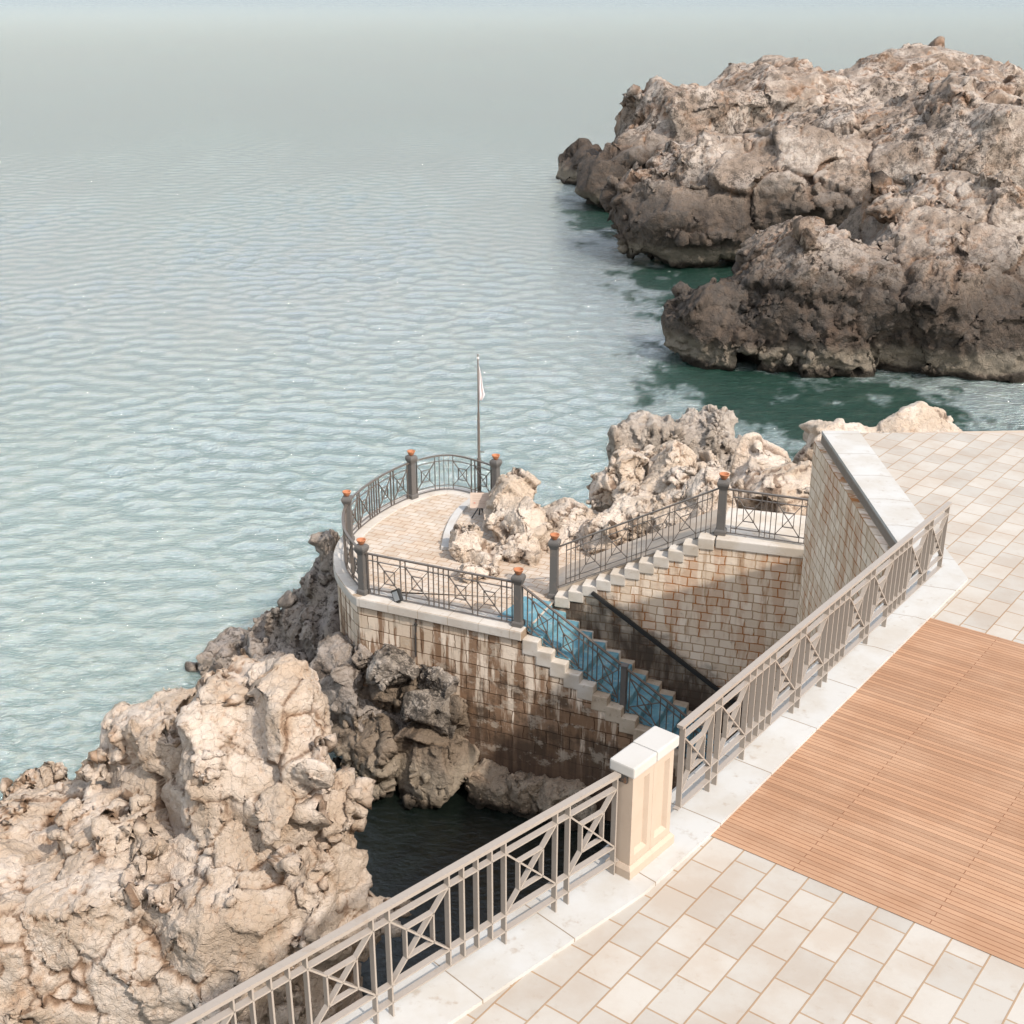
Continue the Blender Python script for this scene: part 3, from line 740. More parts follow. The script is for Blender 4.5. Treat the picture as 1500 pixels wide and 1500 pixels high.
# ------------------------------------------------------------------ posts with terracotta bowls
G_P = "grey railing posts of the terrace"; G_B = "terracotta bowls on the railing posts"
def post(x, y, z, rz, label, H=1.14, plain=False, w=0.158):
    t = thing("railing_post", label, "post", (x, y, z), G_P)
    def sq(prof, name):
        bm = bmesh.new(); lathe(bm, [(r * 0.7071 * 2 / 2 * 1.0, zz) for r, zz in prof], 4, (x, y, z), True, rz + math.pi / 4)
        es = [e for e in bm.edges]
        bmesh.ops.bevel(bm, geom=es, offset=0.008, segments=2, affect='EDGES')
        bm_obj(name, bm, M['post'], t)
    if plain:
        sq([(w, 0), (w, H)], "shaft")
        sq([(w * 1.25, H), (w * 1.25, H + 0.03)], "cap")
        return
    k = w
    sq([(k * 1.42, -0.01), (k * 1.42, 0.085), (k * 1.2, 0.115)], "base")
    sq([(k * 1.04, 0.10), (k * 0.96, H - 0.20)], "shaft")
    sq([(k * 0.96, H - 0.21), (k * 1.12, H - 0.17), (k * 1.48, H - 0.10), (k * 1.50, H - 0.05), (k * 1.25, H - 0.005), (k * 0.9, H)], "cap")
def bowl(x, y, z, label, s=0.92, tilt=None, group=G_B):
    bm = bmesh.new()
    prof = [(0.045, 0.0), (0.055, 0.012), (0.080, 0.045), (0.098, 0.085), (0.106, 0.105), (0.111, 0.110), (0.111, 0.128), (0.094, 0.128), (0.088, 0.10), (0.060, 0.05), (0.02, 0.035)]
    lathe(bm, [(r * s, h * s) for r, h in prof], 24, (0, 0, 0))
    o = bm_obj("terracotta_bowl", bm, M['terracotta'], None, True); o.location = (x, y, z)
    if tilt: o.rotation_euler = tilt
    tag(o, label, "bowl", group)
aF = math.atan2(dF.y, dF.x); aU = math.atan2(u2.y, u2.x)
def tang(a, b): return math.atan2(b.y - a.y, b.x - a.x)
posts = [(pA, ZC, aF - 0.15, "at the left end of the straight front railing", 1.14),
         (pE, ZC, tang(arcAE[-3], arcEC[2]), "at the leftmost bend of the terrace, above the dark sea crag", 1.14),
         (pC, ZC, tang(arcEC[-3], arcCD[2]), "at the far seaward corner of the terrace", 1.14),
         (pD, ZC, tang(arcCD[-3], arcCD[-1]), "half hidden by the terrace outcrop, right of the flagpole", 1.14),
         (pB, ZC, aF, "at the head of the matted steps on the front wall", 1.14),
         (p811, TZ + 0.004, aU, "tall one at the foot of the upper white steps", 1.34),
         (p1055, ZL + 0.02, aU, "at the top landing of the upper white steps", 1.16)]
for p, z, rz, where, H in posts:
    post(p.x, p.y, z, rz, "grey railing post " + where, H)
    bowl(p.x, p.y, z + H, "terracotta bowl on the " + where.split("|")[0] if False else "terracotta bowl on the post " + where.replace(" of the terrace, above the dark sea crag", " above the dark crag"))
post(lowp.x, lowp.y, ZC - DROP * LPL - 0.14, aF, "plain square post without a bowl partway down the matted steps", 1.12, True, 0.12)

# ------------------------------------------------------------------ cream pillar
def build_pillar():
    A = Vector((0.80, 8.72)); along = Vector((0.655, 0.756)).normalized()
    cl = aty  # noqa
    c0 = (atz(911, 1119, 10.36).xy + atz(977.5, 1070, 10.36).xy) / 2
    along = (atz(977.5, 1070, 10.36).xy - atz(911, 1119, 10.36).xy).normalized()
    Lc = (atz(977.5, 1070, 10.36).xy - atz(911, 1119, 10.36).xy).length
    nrm = Vector((along.y, -along.x)); rz = math.atan2(along.y, along.x)
    t = thing("pillar", "cream stone pillar with two sunk panels and a pale cap between the promenade railings", "pillar", (c0.x, c0.y, PZ))
    Wc = 0.245; top = 10.36; half = Lc / 2
    for sgn in (-1, 1):
        cc = c0 + along * (sgn * half / 2)
        bm = bmesh.new(); dz = 0.0 if sgn < 0 else 0.004
        lw = Wc + (0.0 if sgn < 0 else 0.006)
        box(bm, (cc.x, cc.y, top - 0.05 + dz), (half - 0.003, lw, 0.10), rz, 0.014)
        bm_obj("cap", bm, M['pillar_cap'], t)
        # shaft with a sunk panel on the promenade side
        bw_ = half - 0.028 if True else half; bd_ = Wc - 0.055
        cb = c0 + along * (sgn * (half - 0.028) / 2)
        bm = bmesh.new()
        hz0, hz1 = PZ + 0.10, top - 0.10
        def P(a, d, z): q = cb + along * a + nrm * d; return bm.verts.new((q.x, q.y, z))
        x0, x1 = -(half - 0.03) / 2, (half - 0.03) / 2; y0, y1 = -bd_ / 2, bd_ / 2
        ix0, ix1 = x0 + 0.055, x1 - 0.055; iz0, iz1 = hz0 + 0.12, hz1 - 0.08; rec = 0.035
        b = [P(x0, y0, hz0), P(x1, y0, hz0), P(x1, y0, hz1), P(x0, y0, hz1)]
        f = [P(x0, y1, hz0), P(x1, y1, hz0), P(x1, y1, hz1), P(x0, y1, hz1)]
        g = [P(ix0, y1, iz0), P(ix1, y1, iz0), P(ix1, y1, iz1), P(ix0, y1, iz1)]
        h = [P(ix0 + 0.025, y1 - rec, iz0 + 0.03), P(ix1 - 0.025, y1 - rec, iz0 + 0.03), P(ix1 - 0.025, y1 - rec, iz1 - 0.02), P(ix0 + 0.025, y1 - rec, iz1 - 0.02)]
        bm.faces.new(b[::-1]); bm.faces.new([b[0], b[1], f[1], f[0]]); bm.faces.new([b[2], b[3], f[3], f[2]])
        bm.faces.new([b[1], b[2], f[2], f[1]]); bm.faces.new([b[3], b[0], f[0], f[3]])
        for i in range(4):
            j = (i + 1) % 4
            bm.faces.new([f[i], f[j], g[j], g[i]]); bm.faces.new([g[i], g[j], h[j], h[i]])
        bm.faces.new(h)
        bm_obj("shaft", bm, M['pillar'], t)
        bm = bmesh.new()
        prof = [(0.030, 0.0), (0.030, 0.10), (0.006, 0.135)]
        lw, ww = (half - 0.022) / 2, bd_ / 2
        rings = []
        for e, z in prof:
            rings.append([bm.verts.new((*(cb + along * (sx * (lw + (e if sx == sgn else -0.002))) + nrm * (sy * (ww + e))), PZ + 0.012 + z)) for sx, sy in ((-1, -1), (1, -1), (1, 1), (-1, 1))])
        for i in range(2):
            for q in range(4): bm.faces.new([rings[i][q], rings[i][(q + 1) % 4], rings[i + 1][(q + 1) % 4], rings[i + 1][q]])
        bm.faces.new(rings[0]); bm.faces.new(rings[2])
        bm_obj("plinth", bm, M['pillar'], t)
    # rusty fixing of the left handrail
    e = c0 - along * (half - 0.028 + 0.012)
    bm = bmesh.new(); box(bm, (e.x, e.y, PZ + 0.985), (0.024, 0.10, 0.10), rz, 0.004)
    bm_obj("bracket", bm, M['bracket'], t)
build_pillar()

# ------------------------------------------------------------------ handrail on the blockwork wall
def build_wall_rail():
    q0 = p811 + n2 * 0.27
    # plane of the wall: find points under the photograph's handrail ends
    def onwall(px, py):
        r = Vector(ray(px, py)); nn = Vector((n2.x, n2.y, 0)); o = Vector((0, 0, CAMH))
        pt = Vector((q0.x, q0.y, 0)) + nn * 0.07
        tt = (pt - o).dot(nn) / r.dot(nn); return o + r * tt
    a = onwall(867, 868); b = onwall(1048, 1008)
    d = (b - a).normalized(); b = b + d * 0.9
    t = thing("handrail", "black handrail bracketed to the cream blockwork wall above the matted steps", "handrail", a)
    bm = bmesh.new()
    bar(bm, a, b, 0.075, 0.085, (n2.x, n2.y, 0)); bmesh.ops.bevel(bm, geom=list(bm.edges), offset=0.012, segments=2, affect='EDGES'); bm_obj("rail", bm, M['black'], t)
    L = (b - a).length
    for s in (0.25, 1.1, 1.95, 2.8):
        if s > L: break
        p = a + d * s; bm = bmesh.new()
        bar(bm, p + Vector((0, 0, -0.02)), p + Vector((-n2.x * 0.07, -n2.y * 0.07, -0.07)), 0.018, 0.018, (d.x, d.y, d.z)); bm_obj("bracket", bm, M['black'], t)
build_wall_rail()

# ------------------------------------------------------------------ flagpole, flag, board, floodlight, pipes
fp = Vector((-0.83, 30.35, TZ))
t = thing("flagpole", "thin dark flagpole standing at the far rail of the terrace", "flagpole", fp)
bm = bmesh.new(); lathe(bm, [(0.052, 0), (0.05, 1.02), (0.036, 1.06), (0.032, 2.2), (0.022, 2.25), (0.020, 3.72)], 14, fp); bm_obj("pole", bm, M['iron'], t, True)
bm = bmesh.new(); lathe(bm, [(0.028, 3.60), (0.030, 3.61), (0.030, 3.64), (0.028, 3.65)], 12, fp); bm_obj("collar", bm, M['flag'], t)
bm = bmesh.new(); bar(bm, fp + Vector((0.03, 0, 1.20)), fp + Vector((0.14, -0.02, 1.20)), 0.02, 0.02, (0, 0, 1)); bm_obj("cleat", bm, M['iron'], t)
bm = bmesh.new(); rows = []
NZ, NX = 26, 15
for i in range(NZ):
    f = i / (NZ - 1); row = []
    wd = 0.03 + 0.115 * min(1, f * 1.25) ** 1.3 * (1 - 0.75 * max(0, (f - 0.80) / 0.20) ** 1.5)
    for j in range(NX):
        g = j / (NX - 1)
        fold = 0.022 * math.sin(g * 11 + f * 2.2) * (0.25 + f)
        row.append(bm.verts.new((fp.x + 0.018 + g * wd + 0.01 * math.sin(f * 7), fp.y - 0.02 + fold, fp.z + 3.45 - f * 0.90 - 0.10 * g * (1 - f))))
    rows.append(row)
for i in range(NZ - 1):
    for j in range(NX - 1): bm.faces.new([rows[i][j], rows[i][j + 1], rows[i + 1][j + 1], rows[i + 1][j]])
fl = bm_obj("flag", bm, M['flag'], None, True); s_ = fl.modifiers.new("thick", 'SOLIDIFY'); s_.thickness = 0.004
tag(fl, "limp faded white flag hanging from the flagpole", "flag")

bp0 = atz(703, 757, TZ)
t = thing("information_board", "faded pinkish board on splayed dark legs beside the terrace outcrop", "sign", bp0)
bc_ = aty(703.5, 733, bp0.y + 0.05)
up_ = Vector((0, 0.42, 0.91)).normalized(); rt = Vector((1, 0.06, 0)).normalized(); nn = rt.cross(up_)
bm = bmesh.new(); bar(bm, bc_ - up_ * 0.19, bc_ + up_ * 0.19, 0.49, 0.03, rt); bm_obj("panel", bm, M['board'], t)
bm = bmesh.new()
fwd = nn if nn.y < 0 else -nn
rg = random.Random(2)
for r_ in range(6):
    wl = rg.uniform(0.2, 0.36)
    c_ = bc_ + up_ * (0.13 - r_ * 0.042) + fwd * 0.018 - rt * (0.19 - wl / 2)
    bar(bm, c_ - rt * wl / 2, c_ + rt * wl / 2, 0.009, 0.003, up_)
bm_obj("print", bm, M['ink'], t)
bm = bmesh.new(); c_ = bc_ - up_ * 0.06 - rt * 0.14 + fwd * 0.0185; bar(bm, c_ - rt * 0.022, c_ + rt * 0.022, 0.02, 0.004, up_); bm_obj("red_mark", bm, M['red'], t)
for dx, dy in ((-0.20, -0.10), (0.17, -0.10), (-0.02, 0.12), (0.10, 0.16)):
    bm = bmesh.new(); bar(bm, Vector((bp0.x + dx, bp0.y + dy, TZ)), bc_ - up_ * 0.17 + Vector((dx * 0.15, 0.03, 0)), 0.03, 0.03, (1, 0, 0)); bm_obj("leg", bm, M['black'], t)

fl0 = atz(584, 880, TZ + 0.02)
t = thing("floodlight", "small black floodlight tilted on the white coping of the front wall", "floodlight", fl0)
ax = Vector((dF.x, dF.y, 0)); nf = Vector((nF.x, nF.y, 0))
c_ = fl0 + Vector((0, 0, 0.14)) + nf * 0.05
upv = (Vector((0, 0, 1)) * 0.80 - ax * 0.45 - nf * 0.25).normalized(); face = (nf * 0.8 - ax * 0.5 + Vector((0, 0, 0.35))); face = (face - upv * face.dot(upv)).normalized()
bm = bmesh.new(); bar(bm, c_ - upv * 0.14, c_ + upv * 0.14, 0.25, 0.08, upv.cross(face)); bmesh.ops.bevel(bm, geom=list(bm.edges), offset=0.012, segments=2, affect='EDGES'); bm_obj("housing", bm, M['black'], t)
bm = bmesh.new(); g_ = c_ + face * 0.042; bar(bm, g_ - upv * 0.10, g_ + upv * 0.10, 0.17, 0.008, upv.cross(face)); bm_obj("lens", bm, M['glass'], t)
bm = bmesh.new(); bar(bm, c_ - face * 0.03, fl0 - nf * 0.02, 0.05, 0.04, ax); bm_obj("bracket", bm, M['bracket'], t)

def on_front(px, py, off=0.0):
    r = Vector(ray(px, py)); nn = Vector((nF.x, nF.y, 0)); o = Vector((0, 0, CAMH))
    pt = Vector((pA.x, pA.y, 0)) + nn * (0.20 + off); tt = (pt - o).dot(nn) / r.dot(nn); return o + r * tt
t = thing("drain_pipe", "thin dark vertical drain pipe on the stained wall below the floodlight", "pipe", on_front(609, 925))
bm = bmesh.new(); bar(bm, on_front(609, 893, .03), on_front(609, 962, .03), 0.03, 0.03, ax); bm_obj("pipe", bm, M['bracket'], t)
bm = bmesh.new(); p_ = on_front(609, 915, .015); bar(bm, p_ - ax * 0.035, p_ + ax * 0.035, 0.03, 0.03, (0, 0, 1)); bm_obj("clip", bm, M['bracket'], t)
t = thing("pipe", "rusty horizontal pipe fixed under the coping near the head of the matted steps", "pipe", on_front(725, 922))
bm = bmesh.new(); bar(bm, on_front(683, 912, .03), on_front(737, 926, .03), 0.022, 0.022, (0, 0, 1)); bm_obj("pipe", bm, M['bracket'], t)
bm = bmesh.new(); p_ = on_front(737, 926, .03); bar(bm, p_ + Vector((0, 0, 0.05)), p_ - Vector((0, 0, 0.04)), 0.028, 0.028, ax); bm_obj("elbow", bm, M['bracket'], t)
# low white kerb beside the outcrop
kb = [atz(692, 735, TZ), atz(676, 748, TZ), atz(664, 765, TZ), atz(656, 785, TZ), atz(652, 806, TZ)]
bm = bmesh.new(); sweep(bm, [p + Vector((0, 0, 0.035)) for p in catmull(kb, 6)], 0.18, 0.09); o = bm_obj("planter_kerb", bm, M['kerb']); tag(o, "low white curved kerb edging the terrace outcrop", "kerb")

# ------------------------------------------------------------------ rocks
def hull_lump(bm_all, c, r, rot, seed, n=22, tilt=0.0, boxy=0.45):
    rg = random.Random(seed); bm = bmesh.new()
    mt = Matrix.Translation(c) @ Matrix.Rotation(rot, 4, 'Z') @ Matrix.Rotation(tilt, 4, 'X')
    for k in range(n):
        z = rg.uniform(-1, 1); a = rg.uniform(0, 6.283); q = math.sqrt(1 - z * z); f = rg.uniform(0.9, 1.08)
        # squash towards a cube so that the blocks have shoulders
        v = Vector((q * math.cos(a), q * math.sin(a), z)); mx = max(abs(v.x), abs(v.y), abs(v.z)); v = v.lerp(v / mx * 0.9, boxy)
        bm.verts.new(mt @ Vector((v.x * r[0] * f, v.y * r[1] * f, v.z * r[2] * f)))
    bmesh.ops.convex_hull(bm, input=bm.verts)
    bmesh.ops.delete(bm, geom=[v for v in bm.verts if not v.link_faces], context='VERTS')
    bmesh.ops.recalc_face_normals(bm, faces=bm.faces)
    tmp = bpy.data.meshes.new("tmp"); bm.to_mesh(tmp); bm.free(); bm_all.from_mesh(tmp); bpy.data.meshes.remove(tmp)
def L(px, py, D, rx, ry, rd, rot=0.0):
    """a lump seen at pixel px,py at distance D, half-sizes rx, ry in pixels there, rd metres deep"""
    p = aty(px, py, D); t = (p - Vector((0, 0, CAMH))).length
    return (p, (rx * t / FPX, rd, ry * t / FPX / 0.93), rot)
def rock(name, label, lumps, vox, seed, mat, amp=1.0, cell=0.8, crack=0.10, block=0.10, round_=0.15, fine=0.035, squash=(1, 1, 1), group=None, cat="rock", hulln=15, blocks=0.0, bstretch=(1, 1, 1), bulk=0.13, boxy=0.45, grow=1.0):
    bm = bmesh.new()
    for i, (c, r, rot) in enumerate(lumps):
        hull_lump(bm, c, tuple(x * grow for x in r), rot, seed * 31 + i, hulln + 8, 0.0, boxy)
        if blocks:
            rg = random.Random(seed * 77 + i)
            area = 4 * math.pi * ((r[0] * r[1]) ** 1.6 / 3 + (r[0] * r[2]) ** 1.6 / 3 + (r[1] * r[2]) ** 1.6 / 3) ** (1 / 1.6)
            for q in range(int(min(90, blocks * area / (cell * cell)))):
                z = rg.uniform(-0.7, 1); a = rg.uniform(0, 6.283); h = math.sqrt(1 - z * z)
                if h * math.sin(a) > 0.75: continue
                v = Vector((h * math.cos(a) * r[0], h * math.sin(a) * r[1], z * r[2]))
                v.rotate(Matrix.Rotation(rot, 3, 'Z'))
                sz = cell * rg.choice((0.4, 0.5, 0.65))
                kk = (sz * rg.uniform(0.7, 1.3) * bstretch[0], sz * rg.uniform(0.7, 1.2) * bstretch[1], sz * rg.uniform(0.55, 1.0) * bstretch[2])
                hull_lump(bm, c + v * rg.uniform(0.86, 0.98), kk, rg.uniform(0, 6.28), rg.random(), rg.choice((8, 9, 11)), rg.uniform(-0.5, 0.5))
    me = bpy.data.meshes.new("tmp"); bm.to_mesh(me); bm.free()
    ob = bpy.data.objects.new("tmp", me); COL.objects.link(ob)
    md = ob.modifiers.new("r", 'REMESH'); md.mode = 'VOXEL'; md.voxel_size = vox; md.adaptivity = 0
    dg = bpy.context.evaluated_depsgraph_get(); ev = ob.evaluated_get(dg); m2 = ev.to_mesh()
    nv = len(m2.vertices); co = np.empty(nv * 3, dtype=np.float64); no = np.empty(nv * 3, dtype=np.float64)
    tmpc = np.empty(nv * 3, dtype=np.float32)
    m2.vertices.foreach_get("co", tmpc); co = tmpc.astype(np.float64).reshape(-1, 3)
    m2.vertex_normals.foreach_get("vector", tmpc); no = tmpc.astype(np.float64).reshape(-1, 3)
    nl = len(m2.loops); li = np.empty(nl, dtype=np.int32); m2.loops.foreach_get("vertex_index", li); quads = li.reshape(-1, 4)
    ev.to_mesh_clear(); bpy.data.objects.remove(ob); bpy.data.meshes.remove(me)
    # smooth a little, so that hull edges are not razor sharp
    e = np.concatenate([quads[:, [0, 1]], quads[:, [1, 2]], quads[:, [2, 3]], quads[:, [3, 0]]])
    def soften(co, n, f=0.5):
        for _ in range(n):
            acc = np.zeros_like(co); cnt = np.zeros(nv)
            np.add.at(acc, e[:, 0], co[e[:, 1]]); np.add.at(cnt, e[:, 0], 1)
            co = co * (1 - f) + f * acc / np.maximum(cnt, 1)[:, None]
        return co
    co = soften(co, 3)
    sq = np.array(squash)
    def norms(c):
        fn = np.cross(c[quads[:, 2]] - c[quads[:, 0]], c[quads[:, 3]] - c[quads[:, 1]])
        vn = np.zeros_like(c)
        for q in range(4): np.add.at(vn, quads[:, q], fn)
        return vn / np.maximum(1e-9, np.linalg.norm(vn, axis=1))[:, None]
    crk = np.zeros(nv)
    def chisel(co, sc_, s0, wrp, k_plane, k_off, k_tilt, k_crack, cw, sel=None):
        """flatten every Voronoi block of the surface to its own tilted plane, with joints between"""
        no = norms(co); wp = co * sq
        warp = np.stack([fbm(wp / sc_ * 0.8 + o_, 3, s0 + 3) for o_ in (5.1, 17.7, 31.3)], 1)
        F1, F2, cid, off = voronoi(wp / sc_ + warp * wrp, s0)
        u, inv = np.unique(np.round(cid * 0xffffff).astype(np.int64), return_inverse=True)
        n_ = np.bincount(inv).astype(float)
        q = np.stack([np.bincount(inv, co[:, k]) for k in range(3)], 1) / n_[:, None]
        nm = np.stack([np.bincount(inv, no[:, k]) for k in range(3)], 1)
        rs = np.random.RandomState(s0); nm /= np.maximum(1e-9, np.linalg.norm(nm, axis=1))[:, None]
        nm += rs.normal(0, k_tilt, nm.shape); nm /= np.linalg.norm(nm, axis=1)[:, None]
        of = rs.uniform(-1, 1, len(u)) * k_off * sc_
        nc = nm[inv]; dn = np.maximum((nc * no).sum(1), 0.4)
        d = ((nc * (q[inv] - co)).sum(1) + of[inv]) / dn
        d = 0.24 * sc_ * np.tanh(d * k_plane / (0.24 * sc_))
        c_ = (1 - np.clip((F2 - F1) / cw, 0, 1)) ** 1.5
        c_ = c_ * np.clip(fbm(wp / (sc_ * 1.5) + 8.8, 2, s0 + 5) * 1.6 + 0.55, 0.0, 1)
        if sel is not None: d = d * sel; c_ = c_ * sel
        return co + no * (d - k_crack * sc_ * c_)[:, None], c_
    wp0 = co * sq
    co = co + norms(co) * (amp * cell * bulk * fbm(wp0 / (cell * 1.7), 3, seed + 60))[:, None]
    co, c1 = chisel(co, cell, seed, 0.16, 0.95 * amp, block * 0.9, 0.17, crack * 2.2, 0.10)
    co = soften(co, 1, 0.3)
    sel = np.clip(fbm(wp0 / cell * 0.8 + 3.3, 2, seed + 9) * 1.8 + 0.8, 0, 1)
    co, c2 = chisel(co, cell * 0.42, seed + 40, 0.22, 0.9 * amp, block * 0.9, 0.20, crack * 2.0, 0.12, sel)
    co = soften(co, 1, 0.3)
    sel3 = np.clip(fbm(wp0 / cell * 1.5 + 6.1, 2, seed + 19) * 1.8 + 0.55, 0, 1)
    co, c3 = chisel(co, cell * 0.17, seed + 55, 0.5, 0.75 * amp, block * 0.9, 0.20, crack * 1.2, 0.11, sel3)
    cr = c1; crb = np.maximum(c2, 0.6 * c3)
    wp = co * sq
    rdg = 1 - np.abs(fbm(wp / (cell * 0.33), 4, seed + 95, 0.55)); rdg = np.clip(rdg - 0.55, 0, 1)
    co = co - norms(co) * (amp * fine * 1.6 * rdg * np.clip(fbm(wp / cell, 2, seed + 96) * 1.5 + 0.6, 0, 1))[:, None]
    fn_ = fbm(wp / (cell * 0.15), 4, seed + 80, 0.6)
    pit = np.clip(fbm(wp / (cell * 0.10), 3, seed + 90) - 0.30, 0, 1) * np.clip(fbm(wp / (cell * 0.8), 2, seed + 91) * 2 + 0.5, 0, 1)
    co = co + norms(co) * (amp * fine * (fn_ * 0.6 - pit * 2.2))[:, None]
    ctr = co.mean(0)
    o = np_mesh(name, co - ctr, quads, M[mat]); o.location = ctr
    at = o.data.attributes.new("crack", 'FLOAT', 'POINT'); at.data.foreach_set("value", np.clip(np.maximum(cr, crb * 0.8), 0, 1).astype(np.float32))
    tag(o, label, cat, group)
    return o

# --- big sunlit rock in the left foreground
rock("rock", "big sunlit cream rock outcrop in the left foreground above the dark cove",
     [L(360, 1130, 18.4, 95, 150, 1.7), L(420, 1075, 18.0, 72, 92, 1.3, 0.4), L(440, 1190, 17.6, 80, 110, 1.4, 0.2), L(455, 1290, 17.4, 84, 120, 1.5, 0.7), L(340, 1330, 17.2, 150, 160, 2.2),
      L(265, 1190, 19.2, 130, 160, 2.2), L(120, 1290, 19.4, 160, 150, 2.6, 0.3), L(200, 1380, 17.5, 200, 190, 2.6, 0.5), L(440, 1420, 17.3, 95, 100, 1.6), L(30, 1420, 17.5, 180, 200, 2.6)],
     0.045, 3, 'rock_cream', amp=1.0, cell=0.72, crack=0.1, block=0.1, fine=0.022, blocks=0.22)
# --- dark crag left of the terrace
rock("rock", "dark grey jagged crag rising from the sea against the curved wall",
     [L(484, 815, 28.2, 15, 36, 0.6), L(470, 868, 28.3, 26, 42, 0.9, 0.4), L(440, 905, 28.6, 36, 34, 1.1), L(478, 925, 27.6, 34, 42, 1.2, 0.3), L(405, 935, 29.0, 48, 20, 1.2), L(440, 965, 27.6, 48, 36, 1.2), L(350, 962, 29.2, 60, 22, 1.4), L(500, 905, 27.9, 16, 56, 0.7), L(400, 1000, 26.8, 60, 40, 1.3)],
     0.042, 11, 'rock_grey', amp=1.0, cell=0.6, crack=0.1, block=0.1, squash=(1.5, 1.2, 0.75), fine=0.02, blocks=0.25, bstretch=(0.8, 0.8, 1.5))
# --- boulders piled at the wall's foot
GB = "boulders piled against the foot of the terrace wall"
rock("boulder", "broad brown boulder at the left of the pile under the curved wall", [L(508, 985, 25.0, 44, 52, 1.1), L(520, 1040, 24.6, 46, 46, 1.0, 0.4), L(488, 1030, 25.2, 40, 60, 1.0), L(555, 1055, 24.4, 45, 40, 0.9), L(600, 1065, 24.2, 60, 36, 0.8)], 0.036, 21, 'rock_grey', cell=0.7, crack=0.06, block=0.08, group=GB, cat="boulder", blocks=0.0, fine=0.02)
rock("boulder", "pale mottled lichened boulder, largest on top of the pile under the wall", [L(574, 982, 24.0, 38, 36, 0.62, 0.5), L(588, 972, 24.1, 26, 28, 0.5)], 0.026, 22, 'rock_lichen', cell=0.5, crack=0.05, block=0.06, group=GB, cat="boulder", blocks=0.0, fine=0.022)
rock("boulder", "dark angular boulder touching the stained wall at the top right of the pile", [L(637, 990, 23.9, 27, 28, 0.5, 0.7), L(655, 1005, 23.8, 18, 30, 0.4)], 0.026, 23, 'rock_lichen', cell=0.5, crack=0.05, block=0.06, group=GB, cat="boulder", blocks=0.0, fine=0.022)
rock("boulder", "dark speckled boulder wedged below the two lichened ones", [L(620, 1032, 23.6, 34, 28, 0.55, 0.2), L(650, 1040, 23.7, 27, 34, 0.5)], 0.026, 24, 'rock_lichen', cell=0.5, crack=0.05, block=0.06, group=GB, cat="boulder", blocks=0.0, fine=0.022)
rock("boulder", "small grey boulder on the ledge between the curved wall and the mottled boulder", [L(535, 960, 24.6, 22, 18, 0.45, 0.3), L(552, 952, 24.7, 14, 14, 0.3)], 0.026, 25, 'rock_grey', cell=0.5, crack=0.05, block=0.06, group=GB, cat="boulder", blocks=0.0, fine=0.022)
rock("rock", "big brown block with a ragged foot at the dark water, left of the deep joint", [L(545, 1100, 23.6, 34, 56, 0.8, 0.2), L(560, 1128, 23.5, 28, 34, 0.8), L(520, 1085, 24.2, 26, 46, 0.7), L(510, 1130, 24.4, 18, 40, 0.6)], 0.032, 26, 'rock_brown', cell=0.9, crack=0.05, block=0.06, group="brown shore blocks", fine=0.02)
rock("rock", "broad domed brown block sloping to the dark water, right of the deep joint", [L(625, 1100, 23.4, 42, 50, 0.9, 0.2), L(648, 1125, 23.3, 44, 34, 0.9, 0.4), L(612, 1138, 23.2, 26, 30, 0.8), L(675, 1120, 23.4, 24, 34, 0.6)], 0.032, 27, 'rock_brown', cell=1.1, crack=0.04, block=0.05, group="brown shore blocks", fine=0.02)
rock("rock", "dark recessed rock between the boulders and the stained wall", [L(670, 1060, 23.8, 26, 62, 0.45), L(640, 1075, 24.3, 60, 50, 0.6), L(600, 1010, 24.4, 66, 46, 0.55), L(560, 1030, 24.7, 60, 60, 0.6), L(655, 985, 24.1, 22, 40, 0.4)], 0.04, 28, 'rock_brown', cell=0.6, crack=0.06, block=0.08, blocks=0.2, fine=0.02)
GL = "pale foundation stones along the foot of the wall"
for i, (a, b, lab) in enumerate([(694, 748, "pale foundation stone beside the brown shore blocks, leftmost along the wall foot"), (750, 792, "pale foundation stone in the middle of the row at the wall foot"), (794, 862, "pale foundation stone nearest the cream pillar at the wall foot")]):
    lum = []
    for f in (0.25, 0.75):
        px = a + (b - a) * f; yy = 1150 + (px - 700) * 0.19
        q = on_front(px, yy, 0.22)
        lum.append((q + Vector((0, 0, -0.30)), ((b - a) * 0.42 * 28 / FPX, 0.45, 0.80), aF))
    rock("rock", lab, lum, 0.026, 41 + i, 'rock_foot', cell=0.55, crack=0.03, block=0.05, fine=0.018, group=GL, boxy=0.95, hulln=40)
# --- outcrop on the terrace
rock("rock", "pale limestone outcrop standing on the terrace beside the board",
     [L(745, 735, 28.6, 36, 44, 0.8), L(760, 712, 28.8, 27, 26, 0.6, 0.3), L(752, 786, 27.6, 36, 34, 0.8, 0.5), L(770, 775, 27.4, 38, 40, 0.7), L(677, 800, 26.8, 24, 34, 0.6, 0.2), L(715, 815, 26.5, 44, 22, 0.5), L(765, 812, 26.6, 34, 26, 0.5), L(672, 806, 26.7, 18, 22, 0.45), L(790, 775, 27.6, 20, 34, 0.6), L(733, 742, 29.3, 12, 22, 0.4), L(680, 790, 27.3, 22, 24, 0.4)],
     0.030, 51, 'rock_pale', amp=1.0, cell=0.58, crack=0.1, block=0.1, fine=0.018, blocks=0.2, grow=0.98, bulk=0.08)
rock("boulder", "low pale boulder lying on the paving in front of the outcrop", [L(690, 838, 25.5, 24, 10, 0.34), L(716, 836, 25.6, 16, 9, 0.3)], 0.022, 52, 'rock_pale', cell=0.35, crack=0.05, block=0.06, cat="boulder", fine=0.015)
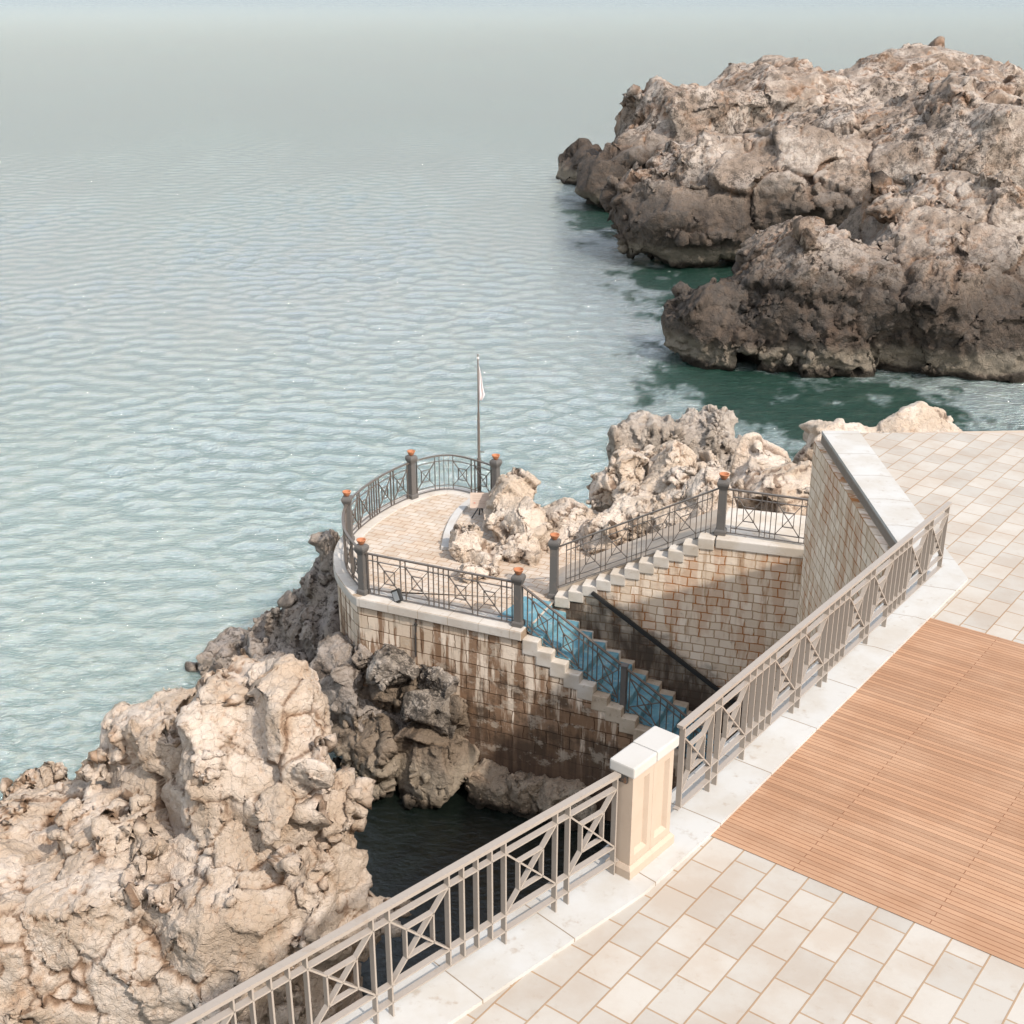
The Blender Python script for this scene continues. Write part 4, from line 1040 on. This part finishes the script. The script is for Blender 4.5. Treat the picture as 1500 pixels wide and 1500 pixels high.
# --- rocks behind the upper steps
rock("rock", "low pale rock between the terrace outcrop and the rock pile behind the upper steps", [L(838, 768, 28.2, 40, 36, 0.7), L(812, 772, 28.3, 24, 30, 0.6), L(815, 795, 27.6, 28, 30, 0.6), L(860, 790, 27.6, 28, 34, 0.6), L(830, 815, 27.2, 50, 30, 0.6), L(880, 830, 26.9, 50, 30, 0.5)], 0.03, 61, 'rock_pale', cell=0.6, crack=0.09, block=0.1, blocks=0.1, fine=0.02, bulk=0.08)
rock("rock", "big pale rock pile behind the railing of the upper steps",
     [L(925, 690, 29.0, 32, 38, 0.8), L(905, 725, 28.6, 36, 36, 0.8, 0.4), L(990, 690, 28.6, 42, 38, 0.9), L(960, 720, 28.2, 50, 36, 0.8), L(1005, 725, 27.8, 46, 40, 0.9), L(930, 760, 27.6, 56, 40, 0.8, 0.2), L(990, 770, 27.0, 60, 46, 0.7), L(1040, 730, 27.0, 36, 44, 0.8), L(1045, 690, 28.6, 20, 26, 0.6), L(1050, 790, 26.0, 60, 50, 0.6), L(890, 790, 27.0, 40, 40, 0.6)],
     0.034, 62, 'rock_pale', amp=1.0, cell=0.62, crack=0.11, block=0.11, fine=0.02, blocks=0.3, bulk=0.08)
rock("rock", "furrowed grey rock standing in the sea behind the pale rock pile",
     [L(960, 668, 33.5, 60, 56, 1.3), L(1015, 660, 33.5, 44, 62, 1.3), L(1045, 650, 33.8, 26, 50, 1.0), L(920, 680, 33.5, 26, 50, 1.0), L(1065, 690, 33.0, 26, 50, 1.0), L(990, 740, 32.5, 90, 60, 1.5)],
     0.045, 63, 'rock_seagrey' if 'rock_seagrey' in M else 'rock_grey', amp=1.0, cell=0.7, crack=0.14, block=0.08, squash=(1.7, 1.3, 0.55), fine=0.03, blocks=0.1, bstretch=(0.7, 0.7, 1.7), grow=1.12)
rock("rock", "smooth pale rock beyond the top landing at the right", [L(1115, 700, 29.0, 42, 50, 1.0), L(1085, 735, 28.0, 34, 36, 0.8), L(1150, 745, 27.5, 70, 70, 1.4), L(1230, 720, 29, 90, 90, 1.8), L(1330, 720, 29, 100, 110, 2.0)], 0.05, 64, 'rock_pale', cell=1.0, crack=0.06, block=0.08, blocks=0.0, fine=0.025)
bw = aty(876.5, 703.5, 29.0); bowl(bw.x, bw.y, bw.z - 0.05, "small terracotta bowl on its side at the edge of the rock pile", 0.8, (R(70), 0, R(20)), None)
# --- headlands
rock("cliff", "near dark headland overhanging the green water at the right edge",
     [L(1050, 480, 57.5, 70, 50, 3.4), L(1015, 478, 58, 34, 44, 2.5), L(1135, 462, 58, 76, 84, 4.0, 0.3), L(1003, 443, 58.5, 20, 20, 1.5), L(1098, 425, 59, 26, 34, 2.5), L(1180, 440, 58, 110, 110, 5), L(1300, 430, 60, 140, 140, 7), L(1430, 420, 60, 140, 160, 8)],
     0.095, 71, 'rock_cliff', amp=1.0, cell=2.2, crack=0.11, block=0.07, fine=0.06, cat="cliff", blocks=0.0)
rock("cliff", "middle dark headland with rusty patches and a pale foot, farther right",
     [L(1010, 320, 80, 100, 62, 5), L(935, 318, 81, 44, 56, 3.5), L(1060, 290, 81, 80, 70, 5), L(980, 268, 83, 60, 30, 4), L(1050, 240, 84, 80, 40, 5), L(1140, 290, 82, 90, 100, 6), L(1250, 280, 84, 130, 120, 9), L(1400, 270, 84, 160, 140, 10), L(920, 300, 82, 30, 40, 3)],
     0.135, 72, 'rock_cliff', amp=1.0, cell=3.0, crack=0.11, block=0.07, fine=0.08, cat="cliff", blocks=0.0)
rock("cliff", "farthest brown headland meeting the pale sea at the top", [L(890, 262, 101, 40, 44, 4), L(930, 240, 103, 70, 56, 6), L(852, 246, 114, 36, 24, 4), L(1020, 200, 106, 120, 70, 8), L(1180, 180, 112, 160, 80, 10), L(1360, 170, 116, 170, 90, 12)],
     0.22, 73, 'rock_cliff', amp=1.0, cell=3.2, crack=0.11, block=0.06, fine=0.09, cat="cliff", blocks=0.0)
